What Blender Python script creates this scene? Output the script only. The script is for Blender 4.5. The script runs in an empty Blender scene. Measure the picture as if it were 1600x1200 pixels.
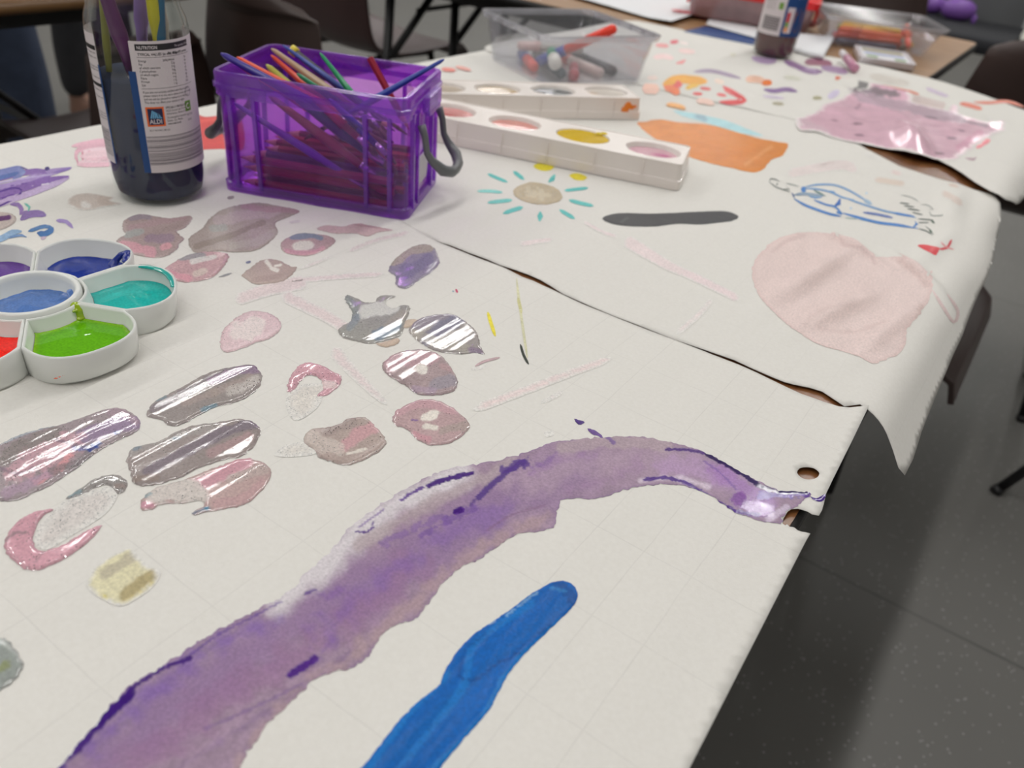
import bpy, bmesh, math, random
import numpy as np
from mathutils import Vector, Matrix, Quaternion
from mathutils.geometry import delaunay_2d_cdt

random.seed(7)
scene = bpy.context.scene
COL = scene.collection
PI = math.pi
T = 0.72            # height of the table tops; everything below is written relative to it

# ------------------------------------------------------------------ camera
FPX, CAMH = 1253.8, 0.288
PITCH, ROLL, YAW = math.radians(34.11), math.radians(6.885), math.radians(31.19)
fwd = Vector((-math.sin(YAW)*math.cos(PITCH), math.cos(YAW)*math.cos(PITCH), -math.sin(PITCH)))
r0 = Vector((math.cos(YAW), math.sin(YAW), 0)); u0 = r0.cross(fwd)
RIGHT = r0*math.cos(ROLL) + u0*math.sin(ROLL)
UP = -r0*math.sin(ROLL) + u0*math.cos(ROLL)
FWD = fwd
cam_data = bpy.data.cameras.new('camera')
cam = bpy.data.objects.new('camera', cam_data); COL.objects.link(cam)
m = Matrix((RIGHT, UP, -FWD)).transposed().to_4x4()
m.translation = Vector((0, 0, CAMH + T))
cam.matrix_world = m
cam_data.sensor_width = 36.0
cam_data.lens = FPX/1600*36
cam_data.clip_start = 0.02
cam_data.dof.use_dof = True
cam_data.dof.focus_distance = 0.48
cam_data.dof.aperture_fstop = 7.8
scene.camera = cam

# ------------------------------------------------------------------ world, lamps, exposure
scene.view_settings.view_transform = 'Standard'
scene.view_settings.look = 'None'
scene.view_settings.gamma = 1.0
scene.view_settings.use_curve_mapping = False
scene.view_settings.exposure = 0.05
w = bpy.data.worlds.new('world'); scene.world = w; w.use_nodes = True
w.node_tree.nodes['Background'].inputs[0].default_value = (0.9, 0.95, 1.0, 1)
w.node_tree.nodes['Background'].inputs[1].default_value = 0.15
CEIL = 2.75
LAMPS = []
for lx in (-4.6, -2.45, -0.3):
    for ly in (-1.75, -.1, 1.55, 3.2, 5.0, 7.0):
        LAMPS.append((lx, ly, 1.0 if ly < 4 else 1.5))
for ly in (-.1, 3.2, 7.0): LAMPS.append((2.0, ly, .9))  # unseen right-hand row, added to lighten the drooping paper flap
LAMP_W = 9.6
def lamp_light(x, y, k=1.0):
    ld = bpy.data.lights.new('strip_light', 'AREA'); ld.shape = 'RECTANGLE'
    ld.size = 0.055; ld.size_y = 1.35; ld.energy = LAMP_W*k; ld.color = (1.0, 0.985, 0.965)
    lo = bpy.data.objects.new('strip_light', ld); COL.objects.link(lo)
    lo.location = (x, y, CEIL - 0.075)
    return lo

# ------------------------------------------------------------------ pixel -> place helpers (traced outlines)
def at(px, py, z=0.0):
    d = FWD*FPX + RIGHT*(px-800) - UP*(py-600)
    t = (z-CAMH)/d.z
    return Vector((d.x*t, d.y*t, z))
_F = np.array(FWD); _R = np.array(RIGHT); _U = np.array(UP)
def at_np(P, z=0.0):
    P = np.asarray(P, float)
    d = _F*FPX + np.outer(P[:, 0]-800, _R) - np.outer(P[:, 1]-600, _U)
    t = (z-CAMH)/d[:, 2]
    return d*t[:, None] + np.array([0, 0, CAMH])
def proj_np(P):
    v = np.asarray(P, float) - np.array([0, 0, CAMH]); Z = v @ _F
    return np.stack([800+FPX*(v @ _R)/Z, 600-FPX*(v @ _U)/Z], 1)

# ------------------------------------------------------------------ noise
def _hash(ix, iy, s):
    n = (ix*374761393 + iy*668265263 + s*974634777) & 0xffffffff
    n = ((n ^ (n >> 13))*1274126177) & 0xffffffff
    return ((n ^ (n >> 16)) & 0xffff)/65535.0
def vnoise(x, y, s=0):
    x = np.asarray(x, float); y = np.asarray(y, float)
    ix = np.floor(x).astype(np.int64); iy = np.floor(y).astype(np.int64)
    fx = x-ix; fy = y-iy; fx = fx*fx*(3-2*fx); fy = fy*fy*(3-2*fy)
    a = _hash(ix, iy, s); b = _hash(ix+1, iy, s); c = _hash(ix, iy+1, s); d = _hash(ix+1, iy+1, s)
    return (a*(1-fx)+b*fx)*(1-fy) + (c*(1-fx)+d*fx)*fy
def fbm(x, y, s=0, o=4):
    r = 0; a = .5; t = 0
    for i in range(o):
        r = r + a*vnoise(x*2**i, y*2**i, s+i*17); t += a; a *= .5
    return r/t*2-1

# ------------------------------------------------------------------ colour
def lin(c):
    c = np.asarray(c, float)/255.0
    return np.where(c <= .04045, c/12.92, ((c+.055)/1.055)**2.4)
KEY = 0.90
def C(r, g, b):                       # a colour as it looks under the room light -> pigment
    v = np.clip(lin((r, g, b))/KEY, 0.002, 0.92)
    return (float(v[0]), float(v[1]), float(v[2]))

# ------------------------------------------------------------------ objects
def prop(o, label=None, cat=None, group=None, kind=None):
    if label: o['label'] = label
    if cat: o['category'] = cat
    if group: o['group'] = group
    if kind: o['kind'] = kind
    return o
def thing(name, label, cat, loc=(0, 0, 0), rotz=0.0, group=None):
    o = bpy.data.objects.new(name, None); COL.objects.link(o)
    o.empty_display_size = .05
    o.location = (loc[0], loc[1], loc[2]+T); o.rotation_euler = (0, 0, rotz)
    return prop(o, label, cat, group)
class MB:
    """collects shapes, builds ONE mesh object"""
    def __init__(s): s.v = []; s.f = []; s.mi = []; s.sm = []
    def add(s, v, f, mi=0, smooth=True, M=None):
        n = len(s.v)
        for p in v:
            p = Vector(p)
            if M is not None: p = M @ p
            s.v.append(tuple(p))
        for q in f:
            s.f.append(tuple(i+n for i in q)); s.mi.append(mi); s.sm.append(smooth)
        return s
    def box(s, c, d, rot=None, mi=0, bev=0.0, M=None):
        bm = bmesh.new(); bmesh.ops.create_cube(bm, size=1)
        bmesh.ops.scale(bm, vec=Vector(d), verts=bm.verts)
        if bev > 0: bmesh.ops.bevel(bm, geom=bm.edges[:], offset=bev, segments=2, affect='EDGES', profile=.5)
        Mx = Matrix.Translation(Vector(c)) @ (rot.to_4x4() if rot is not None else Matrix.Identity(4))
        if M is not None: Mx = M @ Mx
        bm.transform(Mx)
        v = [x.co.copy() for x in bm.verts]; f = [[y.index for y in x.verts] for x in bm.faces]
        bm.verts.index_update(); f = [[y.index for y in x.verts] for x in bm.faces]
        bm.free(); return s.add(v, f, mi, False)
    def tube(s, pts, rad, seg=12, mi=0, caps=True, M=None, smooth=True):
        pts = [Vector(p) for p in pts]; n = len(pts)
        if not hasattr(rad, '__len__'): rad = [rad]*n
        v = []; f = []
        t0 = (pts[1]-pts[0]).normalized()
        a = Vector((0, 0, 1)) if abs(t0.z) < .9 else Vector((1, 0, 0))
        nx = t0.cross(a).normalized()
        for i in range(n):
            if i == 0: t = pts[1]-pts[0]
            elif i == n-1: t = pts[-1]-pts[-2]
            else: t = (pts[i+1]-pts[i]).normalized()+(pts[i]-pts[i-1]).normalized()
            t.normalize(); nx = (nx - t*nx.dot(t)).normalized(); ny = t.cross(nx)
            for k in range(seg):
                an = 2*PI*k/seg
                v.append(pts[i]+(nx*math.cos(an)+ny*math.sin(an))*rad[i])
        for i in range(n-1):
            for k in range(seg):
                k2 = (k+1) % seg
                f.append((i*seg+k, i*seg+k2, (i+1)*seg+k2, (i+1)*seg+k))
        if caps:
            f.append(tuple(range(seg))[::-1]); f.append(tuple((n-1)*seg+k for k in range(seg)))
        return s.add(v, f, mi, smooth, M)
    def lathe(s, prof, seg=48, mi=0, M=None, closed=False, smooth=True):
        v = []; f = []; n = len(prof)
        for r, z in prof:
            for k in range(seg):
                an = 2*PI*k/seg; v.append((r*math.cos(an), r*math.sin(an), z))
        for i in range(n-1):
            for k in range(seg):
                k2 = (k+1) % seg
                f.append((i*seg+k, i*seg+k2, (i+1)*seg+k2, (i+1)*seg+k))
        if not closed:
            if prof[0][0] > 1e-5 and prof[0][0] < 0: pass
        return s.add(v, f, mi, smooth, M)
    def disc(s, r, z, seg=48, mi=0, up=True, M=None):
        v = [(r*math.cos(2*PI*k/seg), r*math.sin(2*PI*k/seg), z) for k in range(seg)]
        return s.add(v, [tuple(range(seg)) if up else tuple(range(seg))[::-1]], mi, False, M)
    def loft(s, rings, mi=0, closed=True, cap0=False, cap1=False, M=None, smooth=True):
        v = []; f = []; m_ = len(rings[0])
        for r in rings: v += [Vector(p) for p in r]
        for i in range(len(rings)-1):
            for k in range(m_ if closed else m_-1):
                k2 = (k+1) % m_
                f.append((i*m_+k, i*m_+k2, (i+1)*m_+k2, (i+1)*m_+k))
        if cap0: f.append(tuple(range(m_))[::-1])
        if cap1: f.append(tuple((len(rings)-1)*m_+k for k in range(m_)))
        return s.add(v, f, mi, smooth, M)
    def build(s, name, mats, parent=None, recentre=False, flat=False):
        me = bpy.data.meshes.new(name)
        v = s.v; off = Vector((0, 0, 0))
        if recentre:
            a = np.array(v); off = Vector(((a[:, 0].min()+a[:, 0].max())/2, (a[:, 1].min()+a[:, 1].max())/2, a[:, 2].min()))
            v = [tuple(Vector(p)-off) for p in v]
        me.from_pydata(v, [], s.f); me.update()
        if not isinstance(mats, (list, tuple)): mats = [mats]
        for m_ in mats: me.materials.append(m_)
        me.polygons.foreach_set('material_index', s.mi)
        me.polygons.foreach_set('use_smooth', [False if flat else b for b in s.sm])
        o = bpy.data.objects.new(name, me); COL.objects.link(o)
        if parent is not None: o.parent = parent
        else: o.location = (off.x, off.y, off.z+T)
        return o
def rrect(w, d, r, n=5, cx=0, cy=0, z=0):
    p = []
    for (sx, sy, a0) in ((1, 1, 0), (-1, 1, 90), (-1, -1, 180), (1, -1, 270)):
        for i in range(n+1):
            a = math.radians(a0+90*i/n)
            p.append(Vector((cx+sx*(w/2-r)+r*math.cos(a), cy+sy*(d/2-r)+r*math.sin(a), z)))
    return p
def auto_smooth(o, ang=40):
    me = o.data; me.update()
    bm = bmesh.new(); bm.from_mesh(me); c = math.cos(math.radians(ang))
    for e in bm.edges:
        if len(e.link_faces) == 2 and e.link_faces[0].normal.dot(e.link_faces[1].normal) < c: e.smooth = False
    for f in bm.faces: f.smooth = True
    bm.to_mesh(me); bm.free(); return o

# ------------------------------------------------------------------ materials
def newmat(name):
    m_ = bpy.data.materials.new(name); m_.use_nodes = True
    nt = m_.node_tree; return m_, nt, nt.nodes, nt.links, nt.nodes['Principled BSDF']
_mc = {}
def mat(name, col, rough=.5, metal=0.0, var=.06, scale=40, bump=0.0, bscale=300, spec=.5, trans=0.0, coat=0.0, emit=None, sss=0.0):
    if name in _mc: return _mc[name]
    m_, nt, N, L, b = newmat(name)
    tc = N.new('ShaderNodeTexCoord'); no = N.new('ShaderNodeTexNoise'); no.inputs['Scale'].default_value = scale
    L.new(tc.outputs['Object'], no.inputs['Vector'])
    mx = N.new('ShaderNodeMix'); mx.data_type = 'RGBA'
    mx.inputs[6].default_value = tuple(c*(1-var) for c in col)+(1,); mx.inputs[7].default_value = tuple(min(1, c*(1+var)) for c in col)+(1,)
    L.new(no.outputs['Fac'], mx.inputs[0]); L.new(mx.outputs[2], b.inputs['Base Color'])
    b.inputs['Roughness'].default_value = rough; b.inputs['Metallic'].default_value = metal
    b.inputs['Specular IOR Level'].default_value = spec; b.inputs['Transmission Weight'].default_value = trans
    b.inputs['Coat Weight'].default_value = coat; b.inputs['Coat Roughness'].default_value = .05
    if sss: b.inputs['Subsurface Weight'].default_value = sss; b.inputs['Subsurface Radius'].default_value = (.004, .003, .002)
    if bump:
        n2 = N.new('ShaderNodeTexNoise'); n2.inputs['Scale'].default_value = bscale; L.new(tc.outputs['Object'], n2.inputs['Vector'])
        bp = N.new('ShaderNodeBump'); bp.inputs['Strength'].default_value = bump; bp.inputs['Distance'].default_value = .001
        L.new(n2.outputs['Fac'], bp.inputs['Height']); L.new(bp.outputs['Normal'], b.inputs['Normal'])
    if emit: b.inputs['Emission Color'].default_value = tuple(emit[:3])+(1,); b.inputs['Emission Strength'].default_value = emit[3]
    _mc[name] = m_; return m_
def clear(name, tint, gloss=.06, rough=.08, milk=0.0, milkcol=(.8, .8, .8)):
    """thin clear or tinted plastic / glass wall"""
    if name in _mc: return _mc[name]
    m_, nt, N, L, b = newmat(name); N.remove(b)
    out = N['Material Output']
    tc = N.new('ShaderNodeTexCoord'); no = N.new('ShaderNodeTexNoise'); no.inputs['Scale'].default_value = 30; L.new(tc.outputs['Object'], no.inputs['Vector'])
    mr = N.new('ShaderNodeMapRange'); mr.inputs['To Min'].default_value = max(0, milk*.7); mr.inputs['To Max'].default_value = milk*1.3; L.new(no.outputs['Fac'], mr.inputs['Value'])
    tr = N.new('ShaderNodeBsdfTransparent'); tr.inputs['Color'].default_value = tuple(tint)+(1,)
    df = N.new('ShaderNodeBsdfDiffuse'); df.inputs['Color'].default_value = tuple(milkcol)+(1,)
    tl = N.new('ShaderNodeBsdfTranslucent'); tl.inputs['Color'].default_value = tuple(milkcol)+(1,)
    ad = N.new('ShaderNodeMixShader'); ad.inputs[0].default_value = .5; L.new(df.outputs[0], ad.inputs[1]); L.new(tl.outputs[0], ad.inputs[2])
    m1 = N.new('ShaderNodeMixShader'); L.new(mr.outputs[0], m1.inputs[0]); L.new(tr.outputs[0], m1.inputs[1]); L.new(ad.outputs[0], m1.inputs[2])
    gl = N.new('ShaderNodeBsdfGlossy'); gl.inputs['Roughness'].default_value = rough; gl.inputs['Color'].default_value = (1, 1, 1, 1)
    lw = N.new('ShaderNodeLayerWeight'); lw.inputs['Blend'].default_value = .5
    pw = N.new('ShaderNodeMath'); pw.operation = 'POWER'; pw.inputs[1].default_value = 4; L.new(lw.outputs['Facing'], pw.inputs[0])
    ma = N.new('ShaderNodeMath'); ma.operation = 'MULTIPLY_ADD'; ma.inputs[1].default_value = .55; ma.inputs[2].default_value = gloss; L.new(pw.outputs[0], ma.inputs[0])
    m2 = N.new('ShaderNodeMixShader'); L.new(ma.outputs[0], m2.inputs[0]); L.new(m1.outputs[0], m2.inputs[1]); L.new(gl.outputs[0], m2.inputs[2])
    L.new(m2.outputs[0], out.inputs['Surface']); _mc[name] = m_; return m_
def wood(name, c1, c2, scale=6, rough=.45, axis='X'):
    if name in _mc: return _mc[name]
    m_, nt, N, L, b = newmat(name)
    tc = N.new('ShaderNodeTexCoord'); mp = N.new('ShaderNodeMapping'); L.new(tc.outputs['Object'], mp.inputs[0])
    mp.inputs['Scale'].default_value = (1, 14, 14) if axis == 'X' else (14, 1, 14)
    no = N.new('ShaderNodeTexNoise'); no.inputs['Scale'].default_value = scale; no.inputs['Detail'].default_value = 8; no.inputs['Distortion'].default_value = .6
    L.new(mp.outputs[0], no.inputs['Vector'])
    cr = N.new('ShaderNodeValToRGB'); cr.color_ramp.elements[0].position = .3; cr.color_ramp.elements[1].position = .7
    cr.color_ramp.elements[0].color = tuple(c1)+(1,); cr.color_ramp.elements[1].color = tuple(c2)+(1,)
    L.new(no.outputs['Fac'], cr.inputs[0]); L.new(cr.outputs[0], b.inputs['Base Color']); b.inputs['Roughness'].default_value = rough
    _mc[name] = m_; return m_
def paint_mat(name='paint', glitter=0.0, bump=.3, bscale=900, rscale=(1, 1, 1), spec=.5):
    """pigment from the vertex colour, gloss from the 'wet' attribute"""
    if name in _mc: return _mc[name]
    m_, nt, N, L, b = newmat(name)
    b.inputs['Specular IOR Level'].default_value = spec
    ac = N.new('ShaderNodeAttribute'); ac.attribute_name = 'pig'
    aw = N.new('ShaderNodeAttribute'); aw.attribute_name = 'wet'
    mr = N.new('ShaderNodeMapRange'); mr.inputs['To Min'].default_value = .62; mr.inputs['To Max'].default_value = .035
    L.new(aw.outputs['Fac'], mr.inputs['Value']); L.new(mr.outputs[0], b.inputs['Roughness'])
    tc = N.new('ShaderNodeTexCoord'); mp = N.new('ShaderNodeMapping'); mp.inputs['Scale'].default_value = rscale; L.new(tc.outputs['Object'], mp.inputs[0])
    no = N.new('ShaderNodeTexNoise'); no.inputs['Scale'].default_value = bscale; no.inputs['Detail'].default_value = 4; L.new(mp.outputs[0], no.inputs['Vector'])
    bp = N.new('ShaderNodeBump'); bp.inputs['Distance'].default_value = .0006
    iv = N.new('ShaderNodeMapRange'); iv.inputs['To Min'].default_value = bump; iv.inputs['To Max'].default_value = bump*.08
    L.new(aw.outputs['Fac'], iv.inputs['Value']); L.new(iv.outputs[0], bp.inputs['Strength'])
    L.new(no.outputs['Fac'], bp.inputs['Height']); L.new(bp.outputs['Normal'], b.inputs['Normal'])
    # granulation of the pigment
    hv = N.new('ShaderNodeMix'); hv.data_type = 'RGBA'; hv.blend_type = 'MULTIPLY'; hv.inputs[0].default_value = 1
    g2 = N.new('ShaderNodeTexNoise'); g2.inputs['Scale'].default_value = 700; g2.inputs['Detail'].default_value = 5; L.new(tc.outputs['Object'], g2.inputs['Vector'])
    g3 = N.new('ShaderNodeMapRange'); g3.inputs['From Min'].default_value = .25; g3.inputs['From Max'].default_value = .75; g3.inputs['To Min'].default_value = .80; g3.inputs['To Max'].default_value = 1.17
    L.new(g2.outputs['Fac'], g3.inputs['Value'])
    L.new(ac.outputs['Color'], hv.inputs[6]); L.new(g3.outputs[0], hv.inputs[7])
    col = hv.outputs[2]
    if glitter:
        ag = N.new('ShaderNodeAttribute'); ag.attribute_name = 'glit'
        vo = N.new('ShaderNodeTexVoronoi'); vo.inputs['Scale'].default_value = 1500; L.new(tc.outputs['Object'], vo.inputs['Vector'])
        wn = N.new('ShaderNodeTexWhiteNoise'); L.new(vo.outputs['Position'], wn.inputs['Vector'])
        ml = N.new('ShaderNodeMath'); ml.operation = 'MULTIPLY'; ml.inputs[1].default_value = glitter; L.new(ag.outputs['Fac'], ml.inputs[0])
        lt = N.new('ShaderNodeMath'); lt.operation = 'LESS_THAN'; L.new(wn.outputs['Value'], lt.inputs[0]); L.new(ml.outputs[0], lt.inputs[1])
        d2 = N.new('ShaderNodeMath'); d2.operation = 'LESS_THAN'; d2.inputs[1].default_value = .45; L.new(vo.outputs['Distance'], d2.inputs[0])
        mm = N.new('ShaderNodeMath'); mm.operation = 'MULTIPLY'; L.new(lt.outputs[0], mm.inputs[0]); L.new(d2.outputs[0], mm.inputs[1])
        mx = N.new('ShaderNodeMix'); mx.data_type = 'RGBA'; L.new(mm.outputs[0], mx.inputs[0]); L.new(col, mx.inputs[6]); mx.inputs[7].default_value = (.5, .5, .5, 1)
        col = mx.outputs[2]
        L.new(mm.outputs[0], b.inputs['Metallic'])
        # each fleck is tilted its own way
        geo = N.new('ShaderNodeNewGeometry')
        s1 = N.new('ShaderNodeVectorMath'); s1.operation = 'SUBTRACT'; L.new(wn.outputs['Color'], s1.inputs[0]); s1.inputs[1].default_value = (.5, .5, .5)
        s2 = N.new('ShaderNodeVectorMath'); s2.operation = 'SCALE'; L.new(s1.outputs[0], s2.inputs[0]); 
        m5 = N.new('ShaderNodeMath'); m5.operation = 'MULTIPLY'; m5.inputs[1].default_value = 1.3; L.new(mm.outputs[0], m5.inputs[0]); L.new(m5.outputs[0], s2.inputs['Scale'])
        s3 = N.new('ShaderNodeVectorMath'); s3.operation = 'ADD'; L.new(bp.outputs['Normal'], s3.inputs[0]); L.new(s2.outputs[0], s3.inputs[1])
        s4 = N.new('ShaderNodeVectorMath'); s4.operation = 'NORMALIZE'; L.new(s3.outputs[0], s4.inputs[0]); L.new(s4.outputs[0], b.inputs['Normal'])
    L.new(col, b.inputs['Base Color'])
    _mc[name] = m_; return m_

# ------------------------------------------------------------------ traced flat shapes
def smooth_poly(P, step, closed=True):
    P = np.asarray(P, float); n = len(P); out = []
    rng = range(n if closed else n-1)
    for i in rng:
        if closed: a, b, c, d = P[(i-1) % n], P[i], P[(i+1) % n], P[(i+2) % n]
        else: a, b, c, d = P[max(i-1, 0)], P[i], P[i+1], P[min(i+2, n-1)]
        k = max(1, int(np.linalg.norm(c-b)/step))
        for j in range(k):
            t = j/k
            out.append(.5*((2*b)+(-a+c)*t+(2*a-5*b+4*c-d)*t*t+(-a+3*b-3*c+d)*t**3))
    if not closed: out.append(P[-1])
    return np.array(out)
def resample(P, step):
    out = []; n = len(P)
    for i in range(n):
        b, c = P[i], P[(i+1) % n]; k = max(1, int(np.linalg.norm(c-b)/step))
        for j in range(k): out.append(b+(c-b)*j/k)
    return np.array(out)
def inside(pts, poly):
    x = pts[:, 0]; y = pts[:, 1]; r = np.zeros(len(pts), bool); n = len(poly); j = n-1
    for i in range(n):
        xi, yi = poly[i]; xj, yj = poly[j]
        if yi != yj:
            c = ((yi > y) != (yj > y)) & (x < (xj-xi)*(y-yi)/(yj-yi)+xi); r ^= c
        j = i
    return r
def segdist(pts, poly, closed=True):
    A = poly if closed else poly[:-1]; B = np.roll(poly, -1, 0) if closed else poly[1:]
    d = np.full(len(pts), 1e9)
    for s in range(0, len(pts), 4000):
        p = pts[s:s+4000, None, :]; ab = (B-A)[None]; ap = p-A[None]
        t = np.clip((ap*ab).sum(2)/np.maximum((ab*ab).sum(2), 1e-14), 0, 1)
        q = ap-t[..., None]*ab; d[s:s+4000] = np.sqrt((q*q).sum(2).min(1))
    return d
def fill(poly, res, holes=()):
    """triangulate a 2-D outline with interior points; returns pts, tris"""
    lo = poly.min(0); hi = poly.max(0)
    gx = np.arange(lo[0], hi[0], res); gy = np.arange(lo[1], hi[1], res*.87)
    X, Y = np.meshgrid(gx, gy); X = X+(np.arange(len(gy)) % 2)[:, None]*res*.5
    g = np.stack([X.ravel(), Y.ravel()], 1); g = g[inside(g, poly)]
    for h in holes: g = g[~inside(g, h)]
    if len(g):
        keep = segdist(g, poly) > res*.55
        for h in holes: keep &= segdist(g, h) > res*.4
        g = g[keep]
    loops = [poly]+list(holes); pts = []; edges = []; k = 0
    for lp in loops:
        pts += [Vector(map(float, p)) for p in lp]; n = len(lp)
        edges += [(k+i, k+(i+1) % n) for i in range(n)]; k += n
    pts += [Vector(map(float, p)) for p in g]
    r = delaunay_2d_cdt(pts, edges, [], 0, 1e-7)
    V = np.array([tuple(v) for v in r[0]]); F = np.array([f for f in r[2] if len(f) == 3])
    c = V[F].mean(1); ok = inside(c, poly)
    for h in holes: ok &= ~inside(c, h)
    F = F[ok]
    a, b_, c_ = V[F[:, 0]], V[F[:, 1]], V[F[:, 2]]
    cr = (b_[:, 0]-a[:, 0])*(c_[:, 1]-a[:, 1])-(b_[:, 1]-a[:, 1])*(c_[:, 0]-a[:, 0])
    F[cr < 0] = F[cr < 0][:, ::-1]
    return V, F
class Patch:
    """many traced shapes in ONE mesh with pigment / wet / glitter attributes"""
    def __init__(s): s.V = []; s.F = []; s.C = []; s.W = []; s.G = []; s.n = 0
    def push(s, V, F, Cc, W, G):
        s.V.append(V); s.F.append(np.asarray(F)+s.n); s.C.append(Cc); s.W.append(W); s.G.append(G); s.n += len(V)
    def build(s, name, material, parent, label=None):
        V = np.concatenate(s.V); F = np.concatenate(s.F); Cc = np.concatenate(s.C); W = np.concatenate(s.W); G = np.concatenate(s.G)
        me = bpy.data.meshes.new(name); me.from_pydata(V.tolist(), [], F.tolist()); me.update()
        a = me.attributes.new('pig', 'FLOAT_COLOR', 'POINT'); q = np.ones((len(V), 4)); q[:, :3] = Cc; a.data.foreach_set('color', q.ravel())
        a = me.attributes.new('wet', 'FLOAT', 'POINT'); a.data.foreach_set('value', W)
        a = me.attributes.new('glit', 'FLOAT', 'POINT'); a.data.foreach_set('value', G)
        me.materials.append(material); me.polygons.foreach_set('use_smooth', [True]*len(me.polygons))
        o = bpy.data.objects.new(name, me); COL.objects.link(o); o.parent = parent
        if label: o['label'] = label
        return o
# ================================================================== painted paper sheets
TOPW = 0.0
def paper_mat(name, creases, cst=.42):
    m_, nt, N, L, b = newmat(name)
    tc = N.new('ShaderNodeTexCoord')
    n1 = N.new('ShaderNodeTexNoise'); n1.inputs['Scale'].default_value = 420; n1.inputs['Detail'].default_value = 6; L.new(tc.outputs['Object'], n1.inputs['Vector'])
    cr = N.new('ShaderNodeValToRGB'); cr.color_ramp.elements[0].color = (.72, .70, .655, 1); cr.color_ramp.elements[1].color = (.80, .785, .745, 1)
    L.new(n1.outputs['Fac'], cr.inputs[0])
    col = cr.outputs[0]
    if creases:
        sx = N.new('ShaderNodeSeparateXYZ'); L.new(tc.outputs['Object'], sx.inputs[0])
        n3 = N.new('ShaderNodeTexNoise'); n3.inputs['Scale'].default_value = 14; L.new(tc.outputs['Object'], n3.inputs['Vector'])
        wob = N.new('ShaderNodeMath'); wob.operation = 'MULTIPLY_ADD'; wob.inputs[1].default_value = .004; L.new(n3.outputs['Fac'], wob.inputs[0])
        tot = None
        for ax, off, per in (('X', .0595, .0262*2), ('X', .0595+.0262, .0262*4), ('Y', .0285, .0515)):
            ad = N.new('ShaderNodeMath'); ad.operation = 'ADD'; ad.inputs[1].default_value = (off if ax == 'X' else -off)+20*per; L.new(sx.outputs[ax], ad.inputs[0])
            a2 = N.new('ShaderNodeMath'); a2.operation = 'ADD'; L.new(ad.outputs[0], a2.inputs[0])
            w2 = N.new('ShaderNodeMath'); w2.operation = 'MULTIPLY_ADD'; w2.inputs[1].default_value = .003; w2.inputs[2].default_value = -.0015; L.new(n3.outputs['Fac'], w2.inputs[0]); L.new(w2.outputs[0], a2.inputs[1])
            dv = N.new('ShaderNodeMath'); dv.operation = 'DIVIDE'; dv.inputs[1].default_value = per; L.new(a2.outputs[0], dv.inputs[0])
            fr = N.new('ShaderNodeMath'); fr.operation = 'FRACT'; L.new(dv.outputs[0], fr.inputs[0])
            lt = N.new('ShaderNodeMath'); lt.operation = 'LESS_THAN'; lt.inputs[1].default_value = .0006/per; L.new(fr.outputs[0], lt.inputs[0])
            if tot is None: tot = lt.outputs[0]
            else:
                mx = N.new('ShaderNodeMath'); mx.operation = 'MAXIMUM'; L.new(tot, mx.inputs[0]); L.new(lt.outputs[0], mx.inputs[1]); tot = mx.outputs[0]
        n4 = N.new('ShaderNodeTexNoise'); n4.inputs['Scale'].default_value = 60; L.new(tc.outputs['Object'], n4.inputs['Vector'])
        ms = N.new('ShaderNodeMath'); ms.operation = 'MULTIPLY'; L.new(tot, ms.inputs[0]); L.new(n4.outputs['Fac'], ms.inputs[1])
        m2 = N.new('ShaderNodeMath'); m2.operation = 'MULTIPLY'; m2.inputs[1].default_value = cst; L.new(ms.outputs[0], m2.inputs[0])
        mx = N.new('ShaderNodeMix'); mx.data_type = 'RGBA'; mx.inputs[7].default_value = (.52, .50, .48, 1)
        L.new(m2.outputs[0], mx.inputs[0]); L.new(col, mx.inputs[6]); col = mx.outputs[2]
    L.new(col, b.inputs['Base Color']); b.inputs['Roughness'].default_value = .75; b.inputs['Specular IOR Level'].default_value = .3
    n2 = N.new('ShaderNodeTexNoise'); n2.inputs['Scale'].default_value = 1400; n2.inputs['Detail'].default_value = 3; L.new(tc.outputs['Object'], n2.inputs['Vector'])
    bp = N.new('ShaderNodeBump'); bp.inputs['Strength'].default_value = .25; bp.inputs['Distance'].default_value = .0003
    L.new(n2.outputs['Fac'], bp.inputs['Height']); L.new(bp.outputs['Normal'], b.inputs['Normal'])
    return m_
PAPER = paper_mat('creased_paper', True); FAINT = paper_mat('faintly_creased_paper', True, .16); PLAIN = paper_mat('plain_paper', False)
PCOL = np.array((.765, .75, .715))

def tri(x, per): 
    f = np.abs(((x/per) % 1.0)*2-1); return f
def S1(u, v):
    z = .0012+.0006*tri(u+.0595, .0524)+.0004*tri(v-.0285, .103)+.0007*fbm(u*6+3, v*6, 5, 2)
    z = z+.004*np.clip((u+.06)/.05, 0, 1)**2*np.clip((v-.40)/.1, 0, 1)
    return np.stack([u, v, z], -1)
def droop(u, v, ue, k):
    s = np.maximum(u-ue, 0)
    th = np.clip(k*s, 0, .8)
    # arc with growing angle
    x = np.where(s > 0, ue+np.where(th < 1e-6, s, np.sin(th)/np.maximum(k, 1e-6)*1.0), u)
    z = -np.where(s > 0, (1-np.cos(th))/np.maximum(k, 1e-6), 0)
    ext = np.maximum(s-.8/k, 0)
    return x+ext*math.cos(.8), z-ext*math.sin(.8)
def bumpg(u, v, cu, cv, a, su, sv, ang=0):
    c, s = math.cos(ang), math.sin(ang); du = u-cu; dv = v-cv
    p = du*c+dv*s; q = -du*s+dv*c
    return a*np.exp(-(p/su)**2-(q/sv)**2)
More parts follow.
